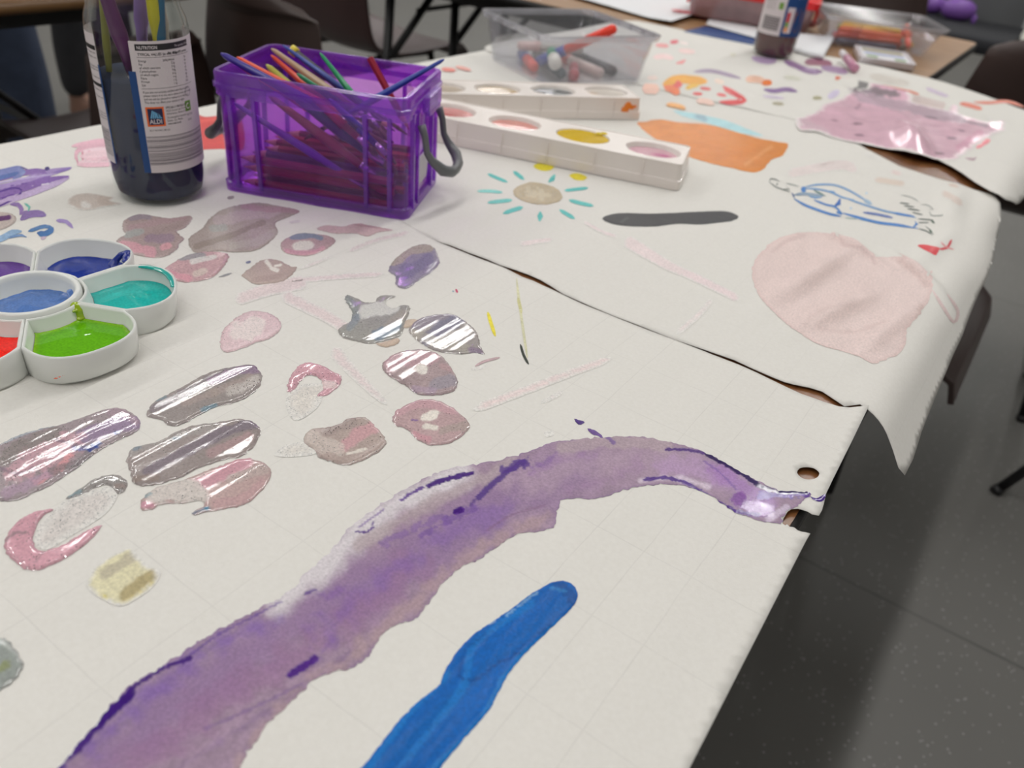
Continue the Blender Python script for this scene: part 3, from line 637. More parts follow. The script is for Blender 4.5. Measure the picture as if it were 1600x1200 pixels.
W = (214, 210, 206)
def wetp(poly, col, dabs=(), **k):
    d = dict(poly=poly, col=col, dabs=list(dabs), rag=.0009, ragf=520, res=.0012, thick=.0008, edge=.0020, wet=.97, ridge=.00007, rfreq=(300, 12), var=.13, glit=.06, cup=.00008, rim=((150, 138, 138), .0006, .3)); d.update(k); return d
GREY = (152, 144, 142); MAUVE = (150, 134, 144); PINK = (202, 158, 168)
puddles = [
 ('grey streaked', wetp(Z4([(800, 315), (825, 250), (900, 205), (1000, 150), (1100, 95), (1200, 60), (1300, 42), (1380, 38), (1420, 90), (1415, 150), (1360, 200), (1280, 240), (1180, 265), (1100, 300), (1030, 340), (940, 370), (870, 335)]), GREY,
   [(Z4([(830, 280), (1000, 200), (1200, 100), (1380, 50)]), 9, (136, 128, 134), .8), (Z4([(1150, 130), (1280, 80), (1390, 60)]), 8, (150, 128, 152), .7), (Z4([(1000, 250), (1200, 180), (1350, 110)]), 7, (168, 154, 150), .7), (Z4([(1100, 285), (1170, 262)]), 4, (96, 140, 160), .6), (Z4([(1250, 190), (1390, 130)]), 9, (176, 168, 162), .7, dict(wet=.6, glit=.5)), (Z4([(850, 235), (900, 215)]), 3, (120, 146, 156), .6)])),
 ('broad grey', wetp(Z4([(690, 545), (718, 492), (780, 470), (870, 450), (960, 400), (1060, 365), (1180, 350), (1300, 330), (1380, 350), (1415, 390), (1400, 450), (1350, 508), (1300, 540), (1240, 548), (1100, 592), (980, 650), (830, 690), (740, 690), (710, 640), (698, 590)]), (154, 144, 142),
   [(Z4([(800, 620), (1000, 520), (1250, 400), (1380, 360)]), 10, (128, 118, 128), .85), (Z4([(720, 520), (900, 450), (1150, 370)]), 8, (164, 158, 156), .8, dict(glit=.4)), (Z4([(1150, 520), (1350, 430)]), 9, (176, 148, 150), .7), (Z4([(740, 660), (850, 660)]), 7, (140, 124, 116), .6), (Z4([(730, 500), (760, 490)]), 4, (110, 140, 158), .5), (Z4([(950, 445), (975, 440)]), 3, (110, 146, 170), .5)], thick=.0008, ridge=.00008, rfreq=(240, 7))),
 ('pink tailed', wetp(Z4([(1020, 655), (1180, 590), (1320, 545), (1400, 558), (1460, 590), (1473, 640), (1430, 710), (1340, 790), (1230, 820), (1140, 835), (1060, 852), (1038, 843), (1110, 800), (1090, 775), (1010, 790), (930, 790), (860, 800), (842, 822), (782, 825), (765, 800), (780, 755), (830, 715), (920, 680)]), (184, 160, 158),
   [(Z4([(1090, 690), (1200, 630), (1330, 570)]), 12, (200, 152, 164), .9), (Z4([(860, 750), (960, 720), (1060, 740)]), 20, (200, 194, 188), .85, dict(wet=.3, glit=.5)), (Z4([(1180, 800), (1330, 770), (1420, 680)]), 8, (190, 158, 160), .8), (Z4([(1260, 660), (1440, 610)]), 8, (184, 170, 166), .7, dict(glit=.6)), (Z4([(780, 800), (830, 805)]), 5, (198, 146, 162), .9), (Z4([(790, 755), (820, 740)]), 4, (126, 152, 160), .7), (Z4([(1040, 850), (1120, 825)]), 3.4, (110, 130, 150), .8), (Z4([(1120, 825), (1130, 822)]), 3, (60, 130, 160), .8)])),
 ('large swirled pink and grey', wetp(Z4([(-60, 775), (0, 775), (100, 772), (160, 742), (260, 700), (340, 650), (430, 590), (490, 540), (560, 490), (640, 450), (740, 400), (768, 350), (730, 308), (680, 280), (620, 270), (540, 290), (430, 328), (330, 362), (200, 390), (100, 420), (0, 470), (-60, 520)]), (158, 146, 150),
   [(Z4([(450, 430), (600, 380), (730, 350)]), 14, (150, 132, 158), .9), (Z4([(600, 300), (660, 300), (740, 350)]), 7, (170, 148, 160), .7), (Z4([(100, 620), (250, 540), (400, 480)]), 24, (196, 158, 168), .8, dict(n=.8, ns=10)), (Z4([(200, 680), (340, 600), (380, 530)]), 6, (216, 156, 160), .8, dict(n=.8, ns=6)), (Z4([(40, 740), (140, 700), (260, 640)]), 8, (176, 152, 172), .7, dict(n=.9)), (Z4([(20, 560), (150, 470), (300, 420)]), 12, (140, 132, 130), .8, dict(glit=.8, n=.7)), (Z4([(280, 620), (420, 580), (480, 530)]), 7, (128, 122, 126), .7, dict(glit=.8, n=.8)), (Z4([(400, 500), (470, 495), (540, 470)]), 4, (70, 100, 160), .7, dict(n=1, ns=5)), (Z4([(490, 505), (520, 490)]), 4, (24, 66, 150), .95, dict(n=.8, ns=4)), (Z4([(625, 412), (650, 408)]), 3, (70, 90, 160), .8), (Z4([(0, 470), (200, 395), (380, 345)]), 3, (150, 170, 184), .5), (Z4([(310, 450), (400, 475), (520, 500)]), 3, (110, 104, 120), .6, dict(n=1, ns=5)), (Z4([(0, 600), (100, 640), (200, 600)]), 3, (120, 104, 122), .6, dict(n=1, ns=5))], thick=.0009, ridge=.00012, rfreq=(280, 60), glit=.3)),
 ('grey hook', wetp(Z4([(360, 765), (430, 710), (520, 655), (600, 633), (660, 640), (692, 680), (680, 720), (640, 735), (610, 705), (560, 690), (480, 725), (400, 760)]), (150, 146, 144), [(Z4([(380, 750), (440, 730)]), 4, (126, 152, 160), .7), (Z4([(630, 700), (670, 700)]), 5, (150, 134, 130), .7)], glit=.5)),
 ('pink ring', wetp(Z4([(20, 1020), (50, 950), (110, 880), (190, 838), (290, 822), (230, 870), (190, 940), (185, 1020), (240, 1050), (330, 1020), (440, 955), (555, 905), (500, 980), (400, 1060), (300, 1120), (180, 1155), (80, 1112)]), (208, 160, 172), [(Z4([(30, 1000), (90, 960), (150, 960)]), 3, (130, 120, 124), .6, dict(glit=.8, n=1)), (Z4([(200, 1120), (240, 1060), (380, 1000)]), 2, (150, 130, 134), .5)], thick=.0013, glit=.25)),
 ('violet grey', wetp(Z3([(655, 200), (680, 150), (740, 100), (810, 70), (870, 80), (900, 130), (905, 170), (860, 210), (800, 250), (740, 290), (690, 270), (690, 230)]), (148, 140, 160), [(Z3([(680, 160), (760, 105), (860, 90)]), 9, (172, 162, 150), .9, dict(glit=.3, wet=.6)), (Z3([(720, 220), (850, 150)]), 12, (130, 122, 152), .8)])),
 ('star shaped blue grey', wetp(Z3([(405, 490), (470, 445), (470, 395), (440, 345), (450, 320), (500, 338), (540, 358), (590, 352), (610, 325), (690, 325), (640, 352), (670, 385), (735, 368), (760, 390), (740, 450), (712, 520), (640, 545), (560, 560), (480, 545), (430, 530)]), (160, 158, 154), [(Z3([(540, 410), (620, 395), (680, 380)]), 13, (206, 206, 200), .85, dict(wet=.4)), (Z3([(600, 520), (690, 480)]), 10, (120, 138, 156), .8), (Z3([(450, 340), (490, 380), (490, 430)]), 7, (140, 146, 146), .8), (Z3([(500, 430), (460, 490)]), 6, (140, 150, 158), .6), (Z3([(650, 480), (730, 410)]), 8, (170, 162, 154), .6)])),
 ('tan', wetp(Z3([(590, 560), (640, 550), (700, 532), (702, 560), (640, 578)]), (188, 168, 150), wet=.5, thick=.0003)),
 ('tan link', wetp(Z3([(718, 480), (730, 450), (780, 438), (800, 445), (760, 480)]), (186, 168, 150), wet=.5, thick=.0003)),
 ('blue grey leaf shaped', wetp(Z3([(755, 490), (800, 440), (900, 415), (980, 420), (1060, 470), (1095, 520), (1105, 570), (1130, 612), (1080, 605), (1000, 612), (900, 600), (830, 570), (780, 530)]), (158, 152, 150), [(Z3([(790, 480), (880, 440), (960, 425)]), 9, (146, 138, 152), .8), (Z3([(840, 540), (940, 480), (1010, 440)]), 12, (132, 130, 148), .9), (Z3([(780, 510), (900, 560), (1040, 590)]), 9, (176, 170, 160), .6), (Z3([(1060, 595), (1110, 605)]), 6, (140, 124, 146), .8)], thick=.0008, ridge=.00008, rfreq=(240, 12))),
 ('mauve rounded', wetp(Z3([(620, 670), (670, 620), (760, 593), (860, 598), (920, 628), (965, 680), (992, 740), (980, 790), (900, 815), (800, 810), (740, 770), (660, 722)]), (170, 152, 154), [(Z3([(660, 670), (780, 640), (860, 640)]), 13, (186, 152, 160), .8), (Z3([(810, 690), (830, 695)]), 8, (222, 216, 208), .9, dict(wet=.5)), (Z3([(880, 770), (960, 750)]), 12, (156, 150, 160), .8), (Z3([(780, 790), (880, 800)]), 6, (176, 156, 176), .6), (Z3([(920, 680), (980, 700)]), 5, (190, 156, 160), .5)], thick=.0013)),
 ('pink ring with white centre', wetp(Z3([(670, 930), (710, 880), (800, 840), (880, 838), (960, 870), (1020, 920), (1055, 965), (1010, 1020), (940, 1055), (850, 1058), (790, 1030), (740, 980), (690, 965)]), (184, 158, 160), [(Z3([(830, 930), (880, 915)]), 9, (224, 218, 208), .95, dict(wet=.5)), (Z3([(840, 975), (890, 980)]), 7, (214, 208, 198), .9, dict(wet=.5)), (Z3([(700, 900), (840, 860), (980, 900)]), 8, (198, 160, 168), .7), (Z3([(770, 942), (800, 945)]), 2, (110, 80, 150), .8), (Z3([(920, 990), (1030, 970)]), 9, (168, 156, 150), .7), (Z3([(780, 1010), (850, 1040)]), 6, (200, 150, 160), .7)])),
 ('small pink crescent', wetp(Z3([(155, 795), (165, 735), (205, 675), (260, 653), (340, 675), (400, 710), (425, 735), (405, 775), (350, 812), (300, 822), (330, 780), (310, 730), (260, 715), (215, 750), (190, 790)]), (204, 160, 170), [(Z3([(300, 760), (380, 770)]), 8, (214, 196, 194), .8, dict(glit=.6, wet=.4))], glit=.2)),
 ('brown and pink smeared', wetp(Z3([(235, 1030), (270, 985), (340, 975), (400, 960), (460, 930), (540, 925), (580, 960), (637, 1022), (630, 1070), (580, 1110), (460, 1160), (370, 1140), (310, 1120), (290, 1085), (250, 1060)]), (172, 156, 150), [(Z3([(450, 1060), (520, 1010), (590, 970)]), 14, (196, 156, 160), .95), (Z3([(260, 1010), (330, 1060), (400, 1080)]), 14, (196, 184, 176), .7, dict(wet=.4, glit=.4)), (Z3([(350, 1000), (480, 950)]), 9, (160, 146, 142), .7, dict(glit=.5)), (Z3([(450, 1110), (540, 1085)]), 3, (226, 220, 210), .8)], wet=.75)),
 ('pale pink oval', wetp([(344, 542), (350, 515), (380, 490), (410, 487), (436, 500), (439, 515), (420, 530), (400, 536), (378, 545), (355, 551)], (212, 186, 190), [([(375, 520), (400, 510)], 18, (222, 212, 208), .8, dict(glit=.3, wet=.3))], wet=.6, thick=.0005)),
 ('pink and violet cloudy', wetp(Z2([(40, 278), (50, 225), (130, 193), (230, 205), (300, 215), (412, 200), (412, 230), (372, 270), (332, 285), (372, 325), (350, 350), (330, 388), (250, 427), (120, 415), (50, 382), (5, 335), (60, 300)]), (170, 152, 150), [(Z2([(90, 215), (180, 210)]), 6, (150, 140, 150), .8), (Z2([(90, 270), (250, 235), (380, 215)]), 6, (176, 150, 154), .7), (Z2([(40, 360), (150, 385), (200, 400)]), 9, (212, 160, 170), .85), (Z2([(180, 330), (300, 320)]), 9, (150, 130, 148), .7), (Z2([(60, 310), (140, 290)]), 6, (166, 170, 168), .8), (Z2([(260, 380), (290, 370)]), 6, (214, 160, 168), .8)], wet=.6, thick=.0008)),
 ('wide brown grey', wetp(Z2([(398, 350), (410, 310), (470, 270), (520, 210), (600, 160), (760, 130), (880, 145), (1000, 172), (960, 200), (870, 240), (885, 290), (830, 352), (750, 392), (640, 398), (560, 392), (440, 402)]), (170, 158, 152), [(Z2([(560, 230), (700, 200), (880, 180)]), 10, (184, 168, 170), .8), (Z2([(700, 150), (850, 170), (990, 172)]), 6, (176, 144, 154), .7), (Z2([(440, 370), (600, 320), (800, 240)]), 6, (146, 134, 126), .8), (Z2([(640, 370), (780, 340), (870, 300)]), 8, (178, 170, 162), .7), (Z2([(530, 270), (590, 270)]), 7, (164, 166, 162), .7)], wet=.6, thick=.0006)),
 ('pink and grey rosette', wetp(Z2([(268, 495), (340, 440), (430, 405), (540, 396), (610, 408), (612, 440), (580, 490), (520, 540), (400, 562), (320, 547)]), (196, 162, 166), [(Z2([(360, 430), (480, 420)]), 6, (150, 154, 158), .8), (Z2([(420, 455), (540, 430)]), 5, (222, 220, 216), .8), (Z2([(440, 520), (490, 500)]), 6, (210, 196, 188), .8), (Z2([(300, 520), (400, 548)]), 6, (214, 156, 168), .8)], wet=.8, thick=.0009)),
 ('blue topped pink ring', wetp(Z2([(900, 350), (950, 312), (1020, 295), (1150, 308), (1197, 340), (1140, 385), (1050, 418), (960, 412), (912, 392)]), (186, 160, 162), [(Z2([(960, 320), (1060, 310), (1120, 325)]), 5, (120, 140, 160), .8), (Z2([(985, 375), (1060, 365)]), 8, (222, 218, 210), .9), (Z2([(930, 395), (1050, 408), (1130, 380)]), 4, (204, 156, 168), .8)], wet=.75, thick=.0008)),
 ('brown with white window', wetp(Z2([(685, 525), (740, 480), (800, 440), (880, 440), (960, 477), (990, 480), (940, 540), (870, 565), (760, 572), (720, 547)]), (178, 160, 152), [(Z2([(820, 450), (850, 490), (880, 500)]), 4, (226, 222, 212), .95), (Z2([(870, 475), (900, 470)]), 2.5, (226, 222, 212), .95), (Z2([(760, 550), (900, 530)]), 5, (164, 144, 136), .6)], wet=.5, thick=.0005)),
 ('thin pink', wetp(Z2([(1095, 268), (1150, 252), (1240, 258), (1310, 242), (1400, 255), (1510, 278), (1440, 288), (1370, 312), (1300, 296), (1200, 297), (1130, 284)]), (202, 176, 178), [(Z2([(1300, 248), (1480, 272)]), 2, (176, 140, 146), .7)], wet=.4, thick=.0003)),
 ('grey and green', wetp([(-40, 1000), (0, 997), (14, 1002), (22, 1012), (33, 1028), (36, 1042), (28, 1058), (14, 1070), (0, 1080), (-40, 1095)], (150, 156, 152), [([(0, 1050), (10, 1040)], 7, (140, 148, 96), .7), ([(0, 1005), (12, 1012)], 5, (200, 204, 200), .7)])),
 ('brown edged purple', wetp([(-20, 332), (0, 332), (18, 334), (26, 342), (18, 352), (0, 360), (-20, 362)], (190, 176, 170), [([(-10, 346), (14, 341)], 4.5, (96, 54, 116), .95, dict(wet=.95))], wet=.4)),
 ('small faded brown', dict(poly=[(104, 318), (112, 306), (130, 302), (150, 303), (168, 306), (180, 308), (176, 314), (192, 318), (180, 322), (160, 324), (140, 329), (118, 327)], col=(188, 176, 168), dabs=[([(132, 320), (138, 322)], 6, W, .9), ([(160, 314), (170, 316)], 9, (174, 158, 148), .7)], rag=.001, res=.002, wet=.1, soft=.003)),
]
for nm, sh in puddles:
    mark(S1, 'paint_puddle', sheet1, [sh], material=GLIT, label=nm+' wet paint puddle')
# scattered glitter and faint washes
mark(S1, 'glitter_patch', sheet1, [
 dict(poly=Z4([(300, 820), (380, 760), (480, 725), (600, 700), (640, 740), (590, 830), (500, 900), (400, 960), (260, 1040), (195, 1010), (200, 930)]), col=(206, 200, 196), soft=.006, glit=.55, res=.003, wet=.2, thick=.0001),
 dict(poly=Z3([(160, 800), (240, 760), (380, 760), (330, 820), (300, 880), (200, 940), (150, 880)]), col=(210, 205, 198), soft=.006, glit=.45, res=.003, wet=.1, thick=.0001),
 dict(poly=Z3([(90, 1110), (150, 1060), (250, 1050), (300, 1100), (180, 1120)]), col=(212, 207, 200), soft=.006, glit=.45, res=.003, wet=.1, thick=.0001)], material=GLIT, label='loose silver glitter')
mark(S1, 'yellow_paint_patch', sheet1, [dict(poly=Z7([(360, 290), (400, 230), (460, 190), (525, 155), (560, 165), (610, 220), (660, 245), (668, 280), (620, 330), (560, 370), (500, 393), (430, 370), (380, 330)]), col=(212, 206, 172),
   dabs=[(Z7([(440, 260), (500, 225), (555, 190)]), 10, (182, 174, 152), .9, dict(n=.4)), (Z7([(520, 350), (580, 300), (640, 260)]), 11, (168, 154, 112), .95, dict(n=.35)), (Z7([(410, 350), (440, 362)]), 5, (214, 200, 96), .8), (Z7([(515, 380), (590, 340), (640, 300)]), 3, (206, 190, 104), .7)], res=.0014, rag=.0008, wet=.2, soft=.0025, thick=.0002)], label='pale yellow square smudge')
def wash(pts, w, col=(216, 194, 196), w1=None, soft=.0035, op=.62): return dict(poly=ribbon(pts, w, w1, .12), col=col, smooth=False, res=.0032, soft=soft, wet=.05, thick=.00005, rag=.0006, opac=op, lift=-.00006)
mark(S1, 'faint_pink_wash', sheet1, [
 wash([(368, 470), (420, 452), (480, 440)], 20, w1=24), wash([(440, 460), (520, 500), (560, 530)], 20), wash([(520, 545), (560, 590), (605, 632)], 24, w1=10),
 wash([(470, 470), (540, 506)], 10), wash([(390, 455), (470, 438), (600, 428)], 9, op=.6), wash([(545, 392), (590, 375), (640, 363)], 8, (204, 180, 184)),
 wash([(740, 640), (820, 610), (900, 580), (955, 560)], 15, (226, 200, 200), 12), wash([(845, 630), (880, 612)], 8, op=.6), wash([(850, 680), (866, 676)], 9),
 wash([(735, 578), (760, 572)], 6), wash([(470, 420), (520, 400)], 6, op=.5)], label='faint pink brush strokes')
line_drawing(S1, 'paint_streak', sheet1, [
 ([(807, 435), (811, 470), (818, 520), (824, 560)], 4, (208, 206, 172)), ([(809, 465), (815, 490)], 5, (196, 192, 140)), ([(813, 538), (818, 555), (826, 570)], 4, (40, 46, 36)),
 ([(762, 488), (768, 508), (774, 526)], 5.5, (226, 212, 60)), ([(742, 573), (757, 565), (781, 559)], 4, (186, 160, 164)), ([(712, 452), (715, 458)], 3, (190, 60, 100)), ([(707, 455), (709, 456)], 2, (80, 140, 170)),
 ([(342, 433), (350, 431), (362, 427)], 3, (150, 150, 154)), ([(384, 411), (392, 409)], 3.5, (126, 130, 158)), ([(355, 310), (366, 308)], 5, (150, 140, 142)), ([(452, 348), (470, 346)], 4, (206, 200, 200))], label='thin yellow, black and grey streaks', res=.002)
# left side drawings
PU = (140, 110, 176); PU2 = (108, 76, 156)
line_drawing(S1, 'purple_scribble_stroke', sheet1, [
 ([(-40, 300), (20, 290), (60, 275), (108, 263)], 11, (168, 146, 198)), ([(-40, 290), (20, 274), (60, 268), (75, 276), (40, 290), (-30, 305)], 9, PU), ([(-40, 312), (20, 300), (70, 284), (108, 276)], 10, PU),
 ([(-30, 320), (30, 308), (80, 290), (108, 278)], 10, (190, 170, 208)), ([(-20, 316), (15, 308), (24, 300)], 5, PU2), ([(-30, 272), (0, 270), (30, 264), (36, 270), (20, 280)], 10, (128, 138, 190)), ([(-20, 282), (10, 276), (30, 270)], 7, (96, 120, 178)),
 ([(70, 266), (78, 264)], 8, (80, 70, 130)), ([(76, 272), (100, 266), (112, 262)], 5, (150, 128, 190)), ([(20, 263), (32, 261), (44, 266), (60, 268)], 2.5, (110, 100, 150)), ([(40, 292), (70, 288), (90, 284)], 3, (214, 206, 222)), ([(-40, 296), (10, 284), (56, 276), (90, 272)], 3, (190, 176, 214)), ([(-30, 308), (24, 296), (70, 282)], 2.4, (120, 92, 164)), ([(-30, 330), (0, 322), (26, 308), (34, 298), (20, 294), (-10, 304)], 3, (98, 70, 150)), ([(0, 324), (50, 304), (90, 288), (106, 280)], 3, (204, 190, 216)), ([(36, 274), (50, 270), (62, 274), (54, 280), (36, 280)], 2.4, (120, 104, 160)), ([(-20, 300), (10, 292), (60, 284)], 3, PU2)],
 label='purple and blue loose scribble', wet=.8, res=.003)
line_drawing(S1, 'flower_dab', sheet1, [
 ([(16, 320), (28, 320), (34, 328), (33, 334), (44, 330)], 7, (150, 126, 182)), ([(38, 318), (46, 324), (44, 332)], 4, (120, 190, 180)), ([(32, 344), (44, 336), (60, 334), (72, 337)], 11, (146, 124, 182)), ([(34, 341), (48, 337)], 3, (96, 66, 140)),
 ([(88, 345), (104, 347), (114, 357)], 6, (160, 140, 196)), ([(-20, 375), (0, 374), (20, 364), (34, 362)], 10, (150, 180, 212)), ([(10, 372), (34, 368), (42, 371)], 4, (120, 152, 196)), ([(44, 362), (56, 358), (70, 354), (84, 357)], 6, (90, 130, 180)), ([(58, 364), (70, 366), (84, 358)], 9, (74, 120, 176)), ([(64, 374), (72, 370)], 5, (196, 176, 196))],
 label='small purple, teal and blue dabs', wet=.85, res=.0025)
line_drawing(S1, 'pink_scribble_stroke', sheet1, [([(122, 236), (150, 232), (190, 232)], 9, (234, 206, 214)), ([(122, 254), (150, 253), (190, 252)], 9, (232, 202, 210)), ([(140, 226), (138, 258)], 3, (222, 170, 186)), ([(165, 224), (160, 258)], 3, (224, 176, 190)), ([(112, 229), (130, 226), (158, 221), (180, 226)], 8, (224, 178, 192)), ([(118, 250), (120, 238), (132, 230), (160, 226), (185, 230)], 8, (222, 176, 190)), ([(120, 258), (150, 258), (190, 256)], 7, (226, 184, 196)), ([(125, 245), (160, 240), (190, 240)], 12, (232, 200, 208)), ([(130, 252), (170, 249), (190, 250)], 8, (226, 188, 198)), ([(128, 228), (130, 255)], 3, (208, 140, 160)), ([(118, 240), (122, 257)], 3, (208, 150, 168))], label='pink crayon scribble by the jar', res=.003)
mark(S1, 'red_paint_patch', sheet1, [dict(poly=[(300, 182), (322, 183), (345, 181), (375, 183), (380, 232), (345, 233), (320, 234), (300, 236)], col=(206, 34, 34), res=.003, wet=.5, thick=.0002, dabs=[([(348, 204), (356, 210)], 6, (50, 44, 50), .95, dict(n=.3)), ([(310, 190), (340, 186)], 3, (232, 90, 80), .6)])], label='red painted patch with a black spot')

# ================================================================== marks on the middle sheet
TEAL = (92, 186, 182)
line_drawing(S2, 'sun_ray', sheet2, [([(762, 272), (776, 278), (793, 285)], 5, TEAL), ([(802, 268), (810, 274), (819, 281)], 6, TEAL), ([(867, 273), (863, 280), (857, 285)], 8, TEAL), ([(746, 299), (765, 299), (785, 301)], 5, (130, 202, 196)),
 ([(882, 298), (900, 296), (919, 294)], 5, TEAL), ([(762, 317), (780, 315), (800, 313)], 6, (110, 196, 190)), ([(889, 313), (908, 318), (927, 322)], 6, TEAL), ([(786, 334), (800, 329), (817, 324)], 6.5, TEAL), ([(843, 346), (844, 338), (844, 331)], 9, TEAL), ([(874, 328), (886, 335), (898, 342)], 6, TEAL)], label='teal rays round the sun', res=.003)
mark(S2, 'sun_centre', sheet2, [dict(poly=[(802, 298), (812, 290), (828, 285), (848, 287), (868, 294), (877, 303), (878, 311), (866, 318), (845, 320), (822, 316), (806, 308)], col=(182, 166, 136), dabs=[([(828, 304), (850, 306)], 10, (206, 196, 172), .6, dict(n=1, ns=6))], glit=.9, wet=.3, rag=.0012, res=.0016, thick=.0006, var=.2)], material=GLIT, label='gold glitter oval')
mark(S2, 'yellow_oval', sheet2, [dict(poly=[(833, 260), (842, 255), (857, 255), (866, 260), (860, 266), (846, 267)], col=(222, 208, 40), res=.002, wet=.3), dict(poly=[(889, 274), (896, 271), (908, 272), (918, 278), (912, 282), (898, 281)], col=(222, 206, 40), res=.002, wet=.3)], label='two small yellow ovals')
mark(S2, 'black_paint_stroke', sheet2, [dict(poly=[(941, 342), (955, 335), (980, 333), (1010, 334), (1050, 333), (1090, 331), (1125, 330), (1142, 332), (1154, 339), (1145, 345), (1125, 348), (1095, 351), (1060, 350), (1025, 354), (990, 354), (960, 351)], col=(58, 58, 60), dabs=[([(970, 348), (980, 342)], 3, (96, 96, 98), .5)], res=.002, rag=.0006, wet=.25, thick=.0003, ridge=.0001, rfreq=(60, 200))], label='dark grey horizontal stroke')
mark(S2, 'faint_pink_wash', sheet2, [wash([(912, 346), (940, 362), (965, 370)], 6, (226, 200, 204)), wash([(975, 374), (1010, 395), (1050, 418), (1075, 428)], 22, (228, 206, 208), 14), wash([(1060, 422), (1110, 445), (1155, 468)], 14, (226, 202, 206)), wash([(1056, 522), (1085, 498), (1112, 468)], 10, (230, 212, 212), op=.7),
 wash([(812, 382), (840, 377), (864, 374)], 9, (226, 208, 208), op=.7), wash([(1230, 272), (1280, 262), (1320, 258), (1340, 268)], 16, (218, 204, 202), op=.8), wash([(1275, 260), (1310, 252)], 8, (206, 186, 184), op=.7),
 wash([(1365, 280), (1385, 283), (1415, 288)], 10, (206, 182, 164)), wash([(1390, 268), (1410, 272)], 8, (214, 190, 186)), wash([(1470, 300), (1490, 310), (1505, 322)], 12, (206, 184, 172)), wash([(1480, 288), (1500, 292)], 6, (206, 178, 160)), wash([(1378, 250), (1350, 240)], 8, (212, 210, 206), op=.6)], label='faint pink and brown smudges')
mark(S2, 'orange_paint_patch', sheet2, [dict(poly=[(996, 193), (1010, 190), (1030, 187), (1060, 191), (1090, 193), (1118, 197), (1150, 206), (1185, 216), (1215, 222), (1232, 226), (1222, 243), (1205, 250), (1195, 262), (1178, 270), (1140, 262), (1110, 255), (1080, 246), (1050, 232), (1020, 215)], col=(218, 134, 52),
   dabs=[([(1165, 258), (1190, 240), (1205, 230)], 3, (240, 170, 110), .5, dict(n=1)), ([(1060, 205), (1100, 215), (1150, 225)], 12, (224, 142, 60), .5)], res=.003, rag=.0015, ragf=120, wet=.45, thick=.0004, ridge=.0003, rfreq=(90, 60))], label='glossy orange painted patch')
mark(S2, 'cyan_paint_wash', sheet2, [dict(poly=[(1050, 172), (1080, 176), (1110, 182), (1140, 190), (1165, 200), (1195, 213), (1160, 210), (1125, 200), (1095, 190), (1065, 182)], col=(176, 214, 220), res=.004, soft=.003, wet=.1, dabs=[([(1088, 182), (1100, 186)], 5, (140, 160, 180), .6, dict(n=1.2))])], label='pale cyan wash')
mark(S2, 'pale_pink_circle', sheet2, [dict(poly=ZF([(285, 640), (300, 560), (350, 500), (430, 450), (530, 430), (640, 435), (740, 470), (800, 520), (860, 545), (960, 545), (1020, 560), (1060, 610), (1110, 640), (1130, 690), (1110, 750), (1080, 800), (1040, 850), (1010, 890), (1000, 950), (970, 1000), (900, 1030), (850, 1045), (780, 1010), (700, 985), (600, 955), (520, 910), (450, 860), (380, 800), (320, 730)]),
   col=(218, 198, 194), dabs=[(ZF([(380, 520), (450, 470), (530, 445)]), 3, (196, 170, 168), .5), (ZF([(680, 450), (720, 490), (800, 500), (860, 570)]), 4, (198, 172, 170), .6), (ZF([(980, 560), (1030, 600), (1100, 680)]), 5, (200, 174, 170), .5), (ZF([(520, 880), (600, 800), (760, 760)]), 4, (206, 184, 180), .5), (ZF([(600, 880), (750, 900), (900, 850)]), 3, (206, 182, 178), .5), (ZF([(400, 760), (560, 680), (700, 610)]), 14, (208, 188, 184), .5), (ZF([(720, 760), (860, 770), (820, 700)]), 12, (210, 190, 186), .5), (ZF([(1080, 780), (1060, 830)]), 4, (190, 166, 160), .6)],
   res=.0035, rag=.0015, ragf=200, wet=.12, thick=.0002, var=.05, rim=((206, 176, 172), .002, .4)),
   dict(poly=ribbon(ZF([(1130, 700), (1180, 780), (1230, 850), (1250, 800), (1200, 720)]), 5), smooth=False, col=(214, 194, 192), res=.004, wet=.1)], label='large pale pink painted circle on buckled paper')
BL = (62, 120, 186); BK = (96, 104, 100); BL2 = (110, 152, 196)
def ZB(l): return [(1200+x*.1875, 230+y*.1875) for x, y in l]
